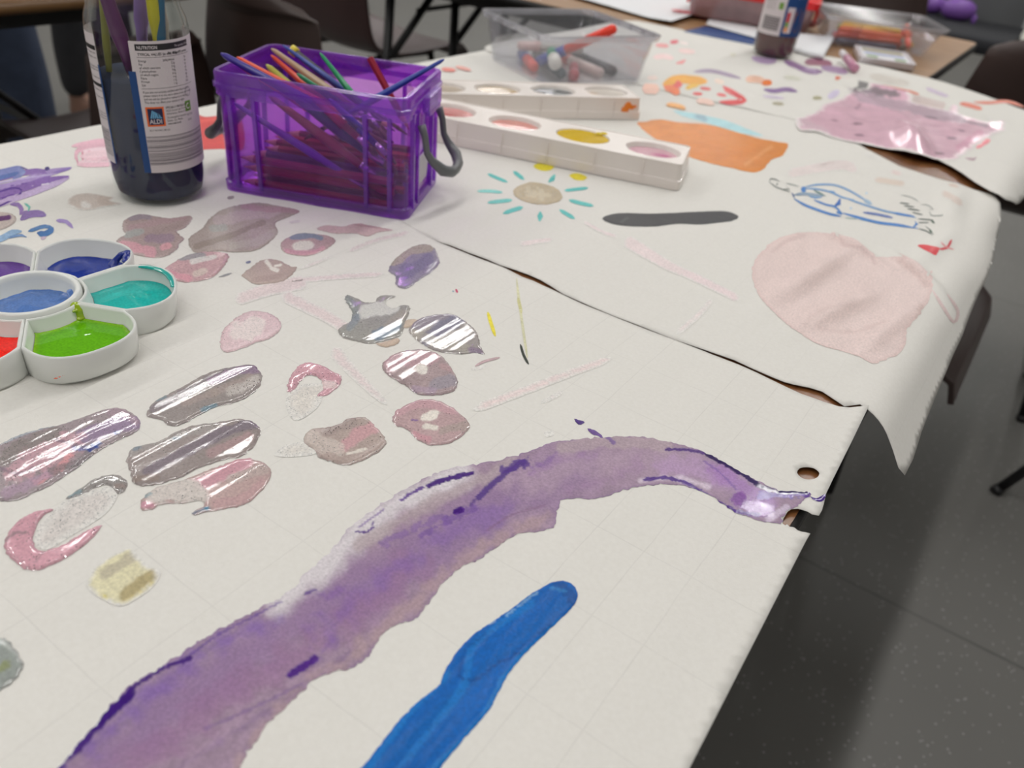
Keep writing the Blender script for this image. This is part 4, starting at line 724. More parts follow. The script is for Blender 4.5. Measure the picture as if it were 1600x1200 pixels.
fig = [
 ([(280, 340), (400, 315), (540, 315), (650, 350), (760, 410), (870, 480)], 3, BL2), ([(290, 345), (400, 350), (520, 375), (620, 420), (720, 440)], 3, BL2), ([(290, 330), (300, 380)], 7, BL), ([(205, 405), (215, 400)], 9, (50, 84, 140)), ([(215, 400), (300, 390), (380, 400), (460, 410)], 5, (130, 150, 170)),
 ([(215, 430), (300, 480), (400, 520), (520, 560), (610, 580)], 4, BL), ([(380, 440), (480, 480), (560, 500), (620, 560)], 3, BL), ([(600, 430), (590, 470), (550, 495)], 7, (44, 96, 170)), ([(330, 400), (400, 420), (470, 400)], 4, BL2), ([(440, 540), (600, 575)], 3, BL), ([(620, 550), (760, 590), (920, 630), (1080, 650), (1220, 675)], 4.5, BL),
 ([(630, 420), (740, 460), (860, 500), (1000, 540), (1120, 560), (1230, 590)], 3, BL2), ([(790, 545), (900, 560), (1040, 590)], 4, (90, 112, 170)), ([(1040, 550), (1220, 580)], 3.5, BL), ([(1225, 620), (1240, 640), (1210, 670), (1250, 680)], 4, BL), ([(640, 590), (740, 600)], 2.5, (170, 184, 180)), ([(570, 540), (620, 560)], 4, BL), ([(800, 440), (860, 475)], 6, (150, 176, 200)), ([(500, 370), (560, 380)], 4, BL2), ([(760, 600), (900, 625)], 3, (70, 130, 190)),
 ([(10, 290), (20, 265), (60, 270), (100, 290)], 1.8, BK), ([(10, 290), (60, 330), (110, 350), (190, 375)], 1.8, BK), ([(150, 300), (260, 330)], 1.8, (150, 156, 152)), ([(80, 300), (70, 320)], 1.8, BK), ([(150, 330), (180, 350), (130, 350)], 2.6, BK), ([(380, 360), (440, 390), (480, 410)], 3, (100, 130, 130)),
 ([(1250, 600), (1370, 610), (1390, 640)], 2, BK), ([(1250, 630), (1340, 630)], 1.8, BK), ([(1250, 680), (1320, 700), (1370, 735)], 2, BK), ([(1310, 660), (1350, 690), (1380, 730)], 2, BK), ([(1360, 610), (1385, 635)], 3, (60, 90, 70)), ([(1345, 690), (1365, 715)], 3, (60, 90, 70)),
 ([(1095, 465), (1180, 475)], 2.2, BK), ([(1130, 490), (1220, 500)], 2, BK), ([(1160, 515), (1265, 530)], 2.4, BK), ([(1200, 545), (1290, 565)], 2, BK), ([(1110, 400), (1200, 420), (1250, 455)], 1.4, (150, 156, 152)), ([(1270, 480), (1320, 480), (1380, 520), (1340, 520)], 1.4, (150, 156, 152)), ([(1340, 535), (1360, 570), (1450, 570), (1460, 560)], 1.6, (140, 146, 142)), ([(830, 380), (810, 390)], 3, (190, 210, 226)), ([(680, 505), (700, 515)], 4, (190, 204, 218))]
line_drawing(S2, 'drawn_line', sheet2, [(ZB(a), w_, c_) for a, w_, c_ in fig], label='blue and grey outline of a lying figure with scribbles', res=.004)
mark(S2, 'red_paint_fleck', sheet2, [dict(poly=ZB([(1245, 822), (1300, 812), (1370, 825), (1430, 840), (1420, 870), (1400, 902), (1350, 880)]), col=(214, 66, 74), res=.003, wet=.2), dict(poly=ribbon(ZB([(1420, 850), (1490, 840), (1530, 770)]), 4), smooth=False, col=(216, 90, 98), res=.004), dict(poly=ribbon(ZB([(1440, 790), (1480, 830), (1550, 855)]), 2.4), smooth=False, col=(224, 150, 152), res=.004)], label='small red fleck')

# ================================================================== marks on the far sheet
def ZT(l): return [(1000+x*.1875, y*.1875) for x, y in l]
def ZR(l): return [(1250+x*.21875, y*.21875) for x, y in l]
line_drawing(S3, 'orange_paint_stroke', sheet3, [(ZT(a), w_, c_) for a, w_, c_ in [
 ([(190, 710), (250, 680), (340, 660), (450, 670), (560, 680)], 14, (236, 168, 44)), ([(200, 720), (260, 740), (330, 780)], 12, (236, 120, 66)), ([(280, 720), (330, 690), (350, 680)], 13, (226, 84, 80)), ([(380, 740), (430, 720), (500, 700)], 7, (238, 190, 70)),
 ([(440, 780), (520, 785)], 5, (220, 76, 76)), ([(500, 735), (590, 745)], 5, (214, 84, 84)), ([(640, 785), (720, 800)], 5, (218, 84, 84)), ([(690, 720), (770, 770), (850, 820), (870, 840), (780, 855), (660, 850)], 8, (216, 54, 62)), ([(700, 740), (780, 790)], 6, (220, 90, 90)),
 ([(470, 840), (550, 845), (620, 870)], 9, (240, 200, 186)), ([(20, 740), (100, 740), (160, 750)], 16, (240, 190, 172)), ([(60, 650), (150, 650)], 7, (244, 214, 204)), ([(880, 665), (960, 660), (1040, 680)], 11, (244, 190, 166)), ([(1010, 690), (1100, 690)], 9, (240, 124, 52)), ([(620, 670), (700, 690)], 8, (242, 214, 200)),
 ([(220, 870), (300, 880), (380, 905)], 7, (236, 170, 100))]], label='orange, yellow and red face shaped painting', res=.006, wet=.4)
line_drawing(S3, 'pale_red_mark', sheet3, [(ZT(a), w_, c_) for a, w_, c_ in [([(130, 375), (240, 385)], 6, (232, 160, 160)), ([(250, 355), (320, 345)], 6, (220, 110, 120)), ([(320, 420), (460, 435)], 8, (240, 208, 204)), ([(110, 480), (200, 470), (280, 490)], 8, (240, 206, 204)), ([(300, 530), (350, 520), (380, 500)], 6, (230, 150, 150)), ([(330, 350), (400, 370)], 5, (242, 220, 216))]]
  +[([(690, 108), (712, 110)], 6, (230, 140, 130)), ([(712, 104), (736, 110)], 5, (236, 170, 160))], label='pale red finger marks', res=.006)
line_drawing(S3, 'purple_paint_streak', sheet3, [(ZT(a), w_, c_) for a, w_, c_ in [([(450, 600), (560, 590), (640, 600), (720, 620), (840, 655)], 6, (158, 140, 166)), ([(930, 480), (1000, 500), (1080, 510), (1140, 500)], 10, (176, 152, 186)), ([(1200, 510), (1280, 540), (1400, 590), (1520, 600)], 9, (140, 104, 150)), ([(1380, 510), (1500, 520), (1600, 530)], 10, (150, 90, 120)), ([(1030, 745), (1120, 760), (1220, 745), (1310, 765)], 7, (150, 124, 168)), ([(1020, 800), (1200, 820)], 5, (214, 204, 220)), ([(750, 455), (800, 460)], 5, (206, 204, 186)), ([(1100, 860), (1200, 870)], 5, (176, 170, 146)), ([(1440, 815), (1520, 820)], 5, (176, 172, 140)), ([(1200, 640), (1340, 660)], 7, (214, 214, 200))]]
  +[(ZR(a), w_, c_) for a, w_, c_ in [([(0, 490), (60, 500), (140, 520)], 7, (176, 152, 186)), ([(30, 450), (130, 450), (230, 460)], 8, (156, 96, 116)), ([(150, 480), (260, 500), (340, 520)], 10, (170, 140, 176)), ([(900, 630), (1000, 670), (1060, 690)], 6, (196, 180, 200)), ([(200, 700), (280, 650)], 10, (206, 196, 220)), ([(90, 700), (150, 700)], 6, (176, 172, 140))]], label='purple streaks near the far jar', res=.006, wet=.4)
line_drawing(S3, 'rust_paint_line', sheet3, [(ZR(a), w_, c_) for a, w_, c_ in [([(250, 565), (330, 570), (420, 595), (540, 610)], 6, (214, 104, 72)), ([(540, 610), (640, 630), (760, 655), (850, 675)], 6, (216, 116, 84)), ([(1140, 740), (1200, 750), (1300, 780)], 7, (212, 96, 62)), ([(1240, 730), (1350, 735), (1450, 725), (1520, 735), (1600, 765)], 5, (210, 106, 76)), ([(1000, 740), (1090, 780)], 5, (226, 180, 160)), ([(700, 710), (900, 740), (1080, 780)], 7, (196, 180, 176))]], label='rust red wavy line', res=.006, wet=.3)
mark(S3, 'pink_puddle', sheet3, [dict(poly=ZR([(-40, 860), (30, 830), (100, 800), (180, 740), (260, 710), (330, 680), (420, 640), (520, 635), (640, 650), (740, 690), (820, 730), (960, 770), (1100, 800), (1220, 840), (1330, 870), (1460, 860), (1470, 930), (1400, 960), (1300, 1020), (1200, 1090), (1100, 1150), (980, 1140), (880, 1110), (740, 1080), (600, 1060), (460, 1030), (340, 1010), (220, 980), (120, 940), (0, 930)]), col=(228, 188, 204),
   dabs=[(ZR([(360, 650), (520, 650), (680, 680)]), 8, (120, 118, 122), .8, dict(n=.8, ns=8)), (ZR([(440, 690), (640, 740), (900, 800), (1150, 850)]), 10, (184, 168, 180), .7, dict(n=.6)), (ZR([(1180, 870), (1330, 900)]), 4, (110, 100, 108), .6), (ZR([(0, 870), (60, 900), (180, 960)]), 9, (226, 200, 210), .7), (ZR([(1150, 1060), (1280, 960)]), 8, (222, 160, 184), .6),
    (ZR([(235, 862), (260, 866)]), 2, (110, 90, 100), .7), (ZR([(390, 885), (435, 892)]), 2, (120, 100, 110), .7), (ZR([(400, 968), (450, 972)]), 2, (110, 90, 104), .7), (ZR([(900, 840), (970, 850)]), 2.4, (120, 104, 114), .7), (ZR([(1060, 990), (1110, 995)]), 2, (110, 90, 104), .7), (ZR([(1140, 935), (1170, 940)]), 2, (110, 90, 104), .7), (ZR([(970, 1100), (1020, 1102)]), 2, (110, 90, 104), .7), (ZR([(400, 780), (430, 750)]), 2, (110, 90, 104), .7)],
   res=.0045, rag=.003, ragf=60, soft=.01, wet=.74, thick=.0007, ridge=.0005, rfreq=(60, 40), var=.08)], label='wet pink puddle soaked into wrinkled paper')
line_drawing(S3, 'grey_smear', sheet3, [(ZR(a), w_, c_) for a, w_, c_ in [([(360, 645), (450, 640), (560, 655), (700, 690)], 11, (128, 126, 126)), ([(1260, 1060), (1310, 1020), (1360, 1000)], 8, (236, 130, 140)), ([(1180, 1130), (1240, 1140), (1260, 1125)], 4, (170, 140, 150)), ([(500, 540), (580, 560), (680, 580), (780, 600)], 12, (206, 200, 192)), ([(1150, 1090), (1230, 1060)], 6, (232, 200, 206))]], label='grey and red smears round the puddle', res=.006, wet=.3)
# small silver sticker squares
# ================================================================== room
def struct(o): o['kind'] = 'structure'; return o
m_, nt, N, L, b = newmat('floor_vinyl')
tc = N.new('ShaderNodeTexCoord')
vo = N.new('ShaderNodeTexVoronoi'); vo.inputs['Scale'].default_value = 130; L.new(tc.outputs['Object'], vo.inputs['Vector'])
wn = N.new('ShaderNodeTexWhiteNoise'); L.new(vo.outputs['Position'], wn.inputs['Vector'])
l1 = N.new('ShaderNodeMath'); l1.operation = 'LESS_THAN'; l1.inputs[1].default_value = .22; L.new(vo.outputs['Distance'], l1.inputs[0])
l2_ = N.new('ShaderNodeMath'); l2_.operation = 'LESS_THAN'; l2_.inputs[1].default_value = .22; L.new(wn.outputs['Value'], l2_.inputs[0])
ml = N.new('ShaderNodeMath'); ml.operation = 'MULTIPLY'; L.new(l1.outputs[0], ml.inputs[0]); L.new(l2_.outputs[0], ml.inputs[1])
no = N.new('ShaderNodeTexNoise'); no.inputs['Scale'].default_value = 3; no.inputs['Detail'].default_value = 8; L.new(tc.outputs['Object'], no.inputs['Vector'])
cr = N.new('ShaderNodeValToRGB'); cr.color_ramp.elements[0].color = (.145, .142, .133, 1); cr.color_ramp.elements[1].color = (.185, .181, .169, 1); L.new(no.outputs['Fac'], cr.inputs[0])
mx = N.new('ShaderNodeMix'); mx.data_type = 'RGBA'; L.new(ml.outputs[0], mx.inputs[0]); L.new(cr.outputs[0], mx.inputs[6]); mx.inputs[7].default_value = (.34, .34, .33, 1)
# welded seams every 1.5 m
sx = N.new('ShaderNodeSeparateXYZ'); L.new(tc.outputs['Object'], sx.inputs[0])
n5 = N.new('ShaderNodeTexNoise'); n5.inputs['Scale'].default_value = 9; L.new(tc.outputs['Object'], n5.inputs['Vector'])
ad = N.new('ShaderNodeMath'); ad.operation = 'ADD'; ad.inputs[1].default_value = 15-.93; L.new(sx.outputs['Y'], ad.inputs[0])
dv = N.new('ShaderNodeMath'); dv.operation = 'DIVIDE'; dv.inputs[1].default_value = 1.5; L.new(ad.outputs[0], dv.inputs[0])
fr = N.new('ShaderNodeMath'); fr.operation = 'FRACT'; L.new(dv.outputs[0], fr.inputs[0])
lt = N.new('ShaderNodeMath'); lt.operation = 'LESS_THAN'; lt.inputs[1].default_value = .0035; L.new(fr.outputs[0], lt.inputs[0])
m4 = N.new('ShaderNodeMath'); m4.operation = 'MULTIPLY'; L.new(lt.outputs[0], m4.inputs[0]); L.new(n5.outputs['Fac'], m4.inputs[1])
m3 = N.new('ShaderNodeMix'); m3.data_type = 'RGBA'; L.new(m4.outputs[0], m3.inputs[0]); L.new(mx.outputs[2], m3.inputs[6]); m3.inputs[7].default_value = (.03, .03, .03, 1)
L.new(m3.outputs[2], b.inputs['Base Color']); b.inputs['Roughness'].default_value = .5
FLOORM = m_
RX0, RX1, RY0, RY1 = -7.0, 4.0, -4.0, 10.5
cx, cy, wx, wy = (RX0+RX1)/2, (RY0+RY1)/2, RX1-RX0, RY1-RY0
WALL = mat('wall_paint', (.62, .61, .58), .8, var=.03, scale=4); CEILM = mat('ceiling_paint', (.75, .75, .73), .85, var=.03, scale=5)
BASEM = mat('dark_skirting', (.05, .05, .055), .5)
def shell(name, c, d, m):
    me = MB().box((0, 0, 0), d); o = me.build(name, m, None); o.location = c; return struct(o)
shell('floor', (cx, cy, -.05), (wx, wy, .1), FLOORM)
shell('ceiling', (cx, cy, CEIL+.05), (wx, wy, .1), CEILM)
shell('wall_left', (RX0-.05, cy, CEIL/2), (.1, wy, CEIL), WALL); shell('wall_right', (RX1+.05, cy, CEIL/2), (.1, wy, CEIL), WALL)
shell('wall_back', (cx, RY1+.05, CEIL/2), (wx+.2, .1, CEIL), WALL); shell('wall_front', (cx, RY0-.05, CEIL/2), (wx+.2, .1, CEIL), WALL)
shell('baseboard_left', (RX0+.01, cy, .05), (.02, wy, .1), BASEM); shell('baseboard_right', (RX1-.01, cy, .05), (.02, wy, .1), BASEM)
shell('baseboard_back', (cx, RY1-.01, .05), (wx, .02, .1), BASEM)
LHM = mat('lamp_housing', (.7, .7, .7), .4); LDM = mat('lamp_diffuser', (.9, .9, .9), .4, emit=(1, .98, .94, 5.0))
for i, (lx, ly, lk) in enumerate(LAMPS):
    t = bpy.data.objects.new('ceiling_light', None); COL.objects.link(t); t.location = (lx, ly, CEIL-.055)
    col_ = {-4.6: 'left', -2.45: 'middle', -.3: 'right', 2.0: 'added far right'}[lx]; row_ = sorted(set(q_[1] for q_ in LAMPS if q_[0] == lx)).index(ly)
    prop(t, 'white strip light on the ceiling, %s row, %s from the near end' % (col_, ('first', 'second', 'third', 'fourth', 'fifth', 'sixth')[row_]), 'ceiling light', 'strip lights on the ceiling')
    h = MB().box((0, 0, .03), (.09, 1.45, .05), bev=.005).build('housing', LHM, t); h.parent = t
    d = MB().box((0, 0, -.005), (.055, 1.35, .02)).build('diffuser', LDM, t)
    lo = lamp_light(lx, ly, lk); lo.parent = t; lo.location = (0, 0, -.02)

# ================================================================== folding tables
TWOOD = wood('table_wood', (.15, .055, .018), (.27, .115, .04), 5, .3, 'Y'); TWOOD2 = wood('table_wood_pale', (.27, .145, .065), (.38, .22, .105), 5, .45, 'X')
TWOOD3 = wood('table_wood_dark', (.13, .065, .022), (.20, .105, .04), 5, .4, 'Y')
BLK = mat('black_metal', (.012, .012, .013), .4, var=.1); EDG = mat('black_edging', (.012, .011, .011), .5)
def folding_table(label, x0, x1, y0, y1, wm, zt=-.0015, alongx=False, group='folding tables', edge=None, inset=.22, narrow=.09, posts=None):
    w, d = x1-x0, y1-y0
    t = thing('folding_table', label, 'table', ((x0+x1)/2, (y0+y1)/2, -T), 0, group)
    H = T+zt
    top = MB().loft([rrect(w-.006, d-.006, .02, 5, z=H-.0165), rrect(w-.006, d-.006, .02, 5, z=H)], cap0=True, cap1=True).build('tabletop', wm, t, flat=True)
    MB().loft([rrect(w-.007, d-.007, .02, 5, z=H-.018), rrect(w, d, .022, 5, z=H-.0175), rrect(w, d, .022, 5, z=H-.0015), rrect(w-.007, d-.007, .02, 5, z=H-.001)], cap0=True).build('edging', edge or EDG, t)
    L_, Wd = (w, d) if alongx else (d, w)
    def P(a, c, z): return (a, c, z) if alongx else (c, a, z)
    for s in (-1, 1):
        a0 = s*(L_/2-inset)
        for q in (-1, 1):
            MB().tube([P(a0, q*(Wd/2-.09), H-.03), P(a0+s*.02, q*(Wd/2-.06), .01)], .0125, 10).build('leg', BLK, t)
        MB().tube([P(a0+s*.01, -(Wd/2-.075), .36), P(a0+s*.01, (Wd/2-.075), .36)], .009, 8).build('crossbar', BLK, t)
        MB().tube([P(a0, 0, .36), P(a0-s*.33, 0, H-.03)], .008, 8).build('brace', BLK, t)
        MB().box(P(a0, 0, H-.035), P(.03, Wd-.14, .02)).build('mounting_rail', BLK, t)
    MB().box(P(0, Wd/2-.05, H-.035), P(L_-.3, .02, .022)).build('apron', BLK, t); MB().box(P(0, -Wd/2+.05, H-.035), P(L_-.3, .02, .022)).build('apron', BLK, t)
    return t
folding_table('reddish brown folding table under the painted paper sheets', -.79, -.0305, -.30, 1.59, TWOOD)
t2 = folding_table('light brown folding table beyond the painted paper, with a clear strip of bare wood', -1.66, -.228, 1.60, 2.295, TWOOD2, alongx=True, inset=.14)
def l2(x, y, z): return (x+.944, y-1.9475, z+T)
MB().tube([l2(-1.5, 1.93, -.03), l2(-1.5, 1.93, -.71)], .0125, 10).build('leg', BLK, t2)
MB().tube([l2(-1.5, 1.90, -.02), l2(-1.5, 1.67, -.22)], .010, 8).build('brace', BLK, t2)
MB().tube([l2(-1.5, 2.14, -.06), l2(-1.5, 1.93, -.22)], .010, 8).build('brace', BLK, t2)
MB().tube([l2(-1.5, 1.77, -.115), l2(-1.5, 2.03, -.115)], .006, 8).build('crossbar', BLK, t2)
folding_table('dark wooden folding table across the aisle at the top left, behind the jar', -2.18, -1.40, -.75, 1.02, TWOOD3, edge=TWOOD3, inset=.10)
# ================================================================== helpers for tools and containers
def frame(a, b):
    a = Vector(a); b = Vector(b); z = (b-a).normalized()
    x = Vector((0, 0, 1)).cross(z)
    if x.length < 1e-3: x = Vector((1, 0, 0))
    x.normalize(); y = z.cross(x)
    M = Matrix((x, y, z)).transposed().to_4x4(); M.translation = a
    return M, (b-a).length
FERR = mat('ferrule_metal', (.62, .62, .64), .25, metal=1.0); GOLDF = mat('brass_ferrule', (.66, .50, .25), .28, metal=1.0)
PM = {}
def plastic(col, rough=.3):
    k = tuple(col)
    if k not in PM: PM[k] = mat('tool_%02x%02x%02x' % k, C(*col), rough, var=.08, scale=60)
    return PM[k]
def brush(a, b, col, label, group, r=.0032, bristle=(90, 60, 40), cat='paintbrush', tip=True, flat=False):
    """paintbrush whose handle end is at b and whose bristles are at a"""
    M, L_ = frame(a, b)
    t = thing('paintbrush', label, cat, (0, 0, 0), 0, group); t.matrix_world = Matrix.Translation((0, 0, T)) @ M
    fl = min(.03, L_*.16); bl = min(.022, L_*.14)
    MB().tube([(0, 0, bl+fl-.002), (0, 0, bl+fl+.02), (0, 0, bl+fl+L_*.2), (0, 0, L_*.75), (0, 0, L_-.004), (0, 0, L_)], [r*.85, r*1.0, r*1.25, r*.9, r*.62, r*.25], 12).build('handle', plastic(col), t)
    MB().tube([(0, 0, bl), (0, 0, bl+fl*.6), (0, 0, bl+fl)], [r*.75, r*.85, r*.95], 12).build('ferrule', FERR, t)
    MB().tube([(0, 0, 0), (0, 0, bl*.5), (0, 0, bl)], [r*.25, r*.85, r*.7], 10).build('bristles', plastic(bristle, .8), t)
    return t
def pencil(a, b, col, label, group, r=.0036, tip=(225, 190, 150), lead=None, name='pencil'):
    M, L_ = frame(a, b)
    t = thing(name, label, name.split('_')[-1], (0, 0, 0), 0, group); t.matrix_world = Matrix.Translation((0, 0, T)) @ M
    MB().tube([(0, 0, .014), (0, 0, L_)], r, 6, smooth=False).build('shaft', plastic(col), t)
    MB().tube([(0, 0, .003), (0, 0, .014)], [r*.25, r], 8).build('sharpened_tip', plastic(tip, .7), t)
    MB().tube([(0, 0, 0), (0, 0, .0032)], [.0003, r*.28], 8).build('lead', plastic(lead or col, .6), t)
    return t
def marker(a, b, col, capcol, label, group, r=.0055, name='felt_tip_pen', capl=.35):
    M, L_ = frame(a, b)
    t = thing(name, label, 'pen', (0, 0, 0), 0, group); t.matrix_world = Matrix.Translation((0, 0, T)) @ M
    k = L_*capl
    MB().tube([(0, 0, k), (0, 0, L_-.004), (0, 0, L_)], [r*.92, r*.92, r*.6], 12).build('barrel', plastic(col), t)
    MB().tube([(0, 0, 0), (0, 0, .004), (0, 0, k)], [r*.6, r, r], 12).build('cap', plastic(capcol), t)
    return t

# ------------------------------------------------------------------ lettering on curved or flat labels
_tc = {}
def text_geo(s, size, bold=False, align='LEFT'):
    key = (s, size, align)
    if key in _tc: return _tc[key]
    cu = bpy.data.curves.new('lettering', 'FONT'); cu.body = s; cu.size = size; cu.align_x = align; cu.resolution_u = 2
    if bold: cu.offset = size*.018
    ob = bpy.data.objects.new('lettering', cu); COL.objects.link(ob)
    dg = bpy.context.evaluated_depsgraph_get(); me = bpy.data.meshes.new_from_object(ob.evaluated_get(dg))
    v = [(p.co.x, p.co.y) for p in me.vertices]; f = [tuple(q.vertices) for q in me.polygons]
    bpy.data.objects.remove(ob); bpy.data.curves.remove(cu); bpy.data.meshes.remove(me)
    _tc[key] = (v, f); return v, f
class Label:
    """printed matter wrapped on a cylinder: x = arc length, y = height"""
    def __init__(s, r, ang0, flat=None): s.r = r; s.a0 = ang0; s.layer = 0; s.items = {}; s.flat = flat
    def pos(s, x, y, k):
        if s.flat: return s.flat(x, y, k*.00006)
        R_ = s.r+.00012+k*.00005; a = s.a0+x/s.r; return (R_*math.cos(a), R_*math.sin(a), y)
    def put(s, nm, v, f, k): s.items.setdefault(nm, MB()).add([s.pos(x, y, k) for x, y in v], f, 0, True)
    def rect(s, nm, x0, y0, x1, y1, k):
        n = max(1, int(abs(x1-x0)/.002)); v = []; f = []
        for i in range(n+1):
            x = x0+(x1-x0)*i/n; v += [(x, y0), (x, y1)]
        for i in range(n): f.append((2*i, 2*i+2, 2*i+3, 2*i+1))
        s.put(nm, v, f, k)
    def poly(s, nm, p, k): s.put(nm, p, [tuple(range(len(p)))], k)
    def text(s, nm, txt, x, y, size, k, bold=False, align='LEFT', sx=1.0):
        v, f = text_geo(txt, size, bold, align); s.put(nm, [(x+a*sx, y+b_) for a, b_ in v], f, k)

# ================================================================== jar of dirty paint water
GLASS = clear('jar_glass', (.955, .97, .965), gloss=.05, rough=.04)
def jar_profile(R_, H1, neck, H2):
    return [(.0, .004), (R_*.55, .003), (R_*.72, .0005), (R_*.80, 0), (R_*.90, .0025), (R_*.97, .009), (R_, .019), (R_, H1-.012), (R_*.97, H1-.005), (R_*.90, H1+.002), (neck+.002, H1+.008), (neck, H1+.012), (neck, H1+.016), (neck+.0018, H1+.018), (neck+.0018, H1+.0205), (neck, H1+.022), (neck, H2-.004), (neck+.0012, H2-.002), (neck, H2), (neck-.002, H2-.001), (neck-.002, H1+.012), (R_*.86, H1-.001), (R_*.94, H1-.014)]
def make_jar(label, base_px, base_r, R_, H1, neck, H2, liq, liqmat, labelfn, name='glass_jar', cat='jar'):
    P = at(*base_px); h = Vector((P.x, P.y, 0)).normalized(); c = P + h*base_r
    t = thing(name, label, cat, (c.x, c.y, .0016), 0)
    g = MB().lathe(jar_profile(R_, H1, neck, H2), 72).build('glass', GLASS, t); auto_smooth(g, 60)
    ri = R_-.0016
    q = MB(); q.lathe([(0, .0045), (R_*.8, .0045), (R_*.90, .007), (ri-.001, .013), (ri, .02), (ri, liq-.001), (ri-.001, liq), (0, liq)], 64)
    q.build('paint_water', liqmat, t)
    ang = math.atan2(-h.y, -h.x)                      # side of the jar turned to the viewer
    labelfn(t, R_, ang); return t, c, ang
m_, nt, N, L, b = newmat('blue_water')
tc = N.new('ShaderNodeTexCoord'); mp = N.new('ShaderNodeMapping'); mp.inputs['Scale'].default_value = (40, 40, 9); L.new(tc.outputs['Object'], mp.inputs[0])
no = N.new('ShaderNodeTexNoise'); no.inputs['Scale'].default_value = 1.4; no.inputs['Detail'].default_value = 5; L.new(mp.outputs[0], no.inputs['Vector'])
cr = N.new('ShaderNodeValToRGB'); cr.color_ramp.elements[0].position = .3; cr.color_ramp.elements[1].position = .75
cr.color_ramp.elements[0].color = (.004, .006, .030, 1); cr.color_ramp.elements[1].color = (.018, .027, .070, 1)
L.new(no.outputs['Fac'], cr.inputs[0])
# the paint is thinner near the top, thick sediment at the bottom
sz = N.new('ShaderNodeSeparateXYZ'); L.new(tc.outputs['Object'], sz.inputs[0])
mr = N.new('ShaderNodeMapRange'); mr.inputs['From Min'].default_value = .050; mr.inputs['From Max'].default_value = .110; L.new(sz.outputs['Z'], mr.inputs['Value'])
mx = N.new('ShaderNodeMix'); mx.data_type = 'RGBA'; L.new(mr.outputs[0], mx.inputs[0]); L.new(cr.outputs[0], mx.inputs[6]); mx.inputs[7].default_value = (.018, .027, .058, 1)
L.new(mx.outputs[2], b.inputs['Base Color']); b.inputs['Roughness'].default_value = .6; b.inputs['Specular IOR Level'].default_value = .1
BLUEW = m_
BROWNW = mat('brown_water', C(78, 40, 40), .25, var=.35, scale=22)
LW = mat('label_white', C(206, 198, 200), .45, var=.02); LK = mat('label_black', (.012, .012, .014), .45); LN = mat('label_navy', C(10, 62, 120), .4); LG = mat('label_grey', C(120, 114, 116), .5)
LO = mat('label_orange', C(228, 104, 40), .45); LD = mat('label_dark_navy', C(24, 28, 70), .45); LC = mat('label_light_blue', C(110, 180, 220), .45); LGR = mat('label_green', C(108, 150, 60), .45); LL = mat('label_line', C(110, 104, 110), .5); LR = mat('label_red', C(190, 30, 44), .45)
LBR = mat('label_food_brown', C(150, 92, 44), .5, var=.6, scale=160); LAM = mat('label_amber', C(222, 150, 90), .5)
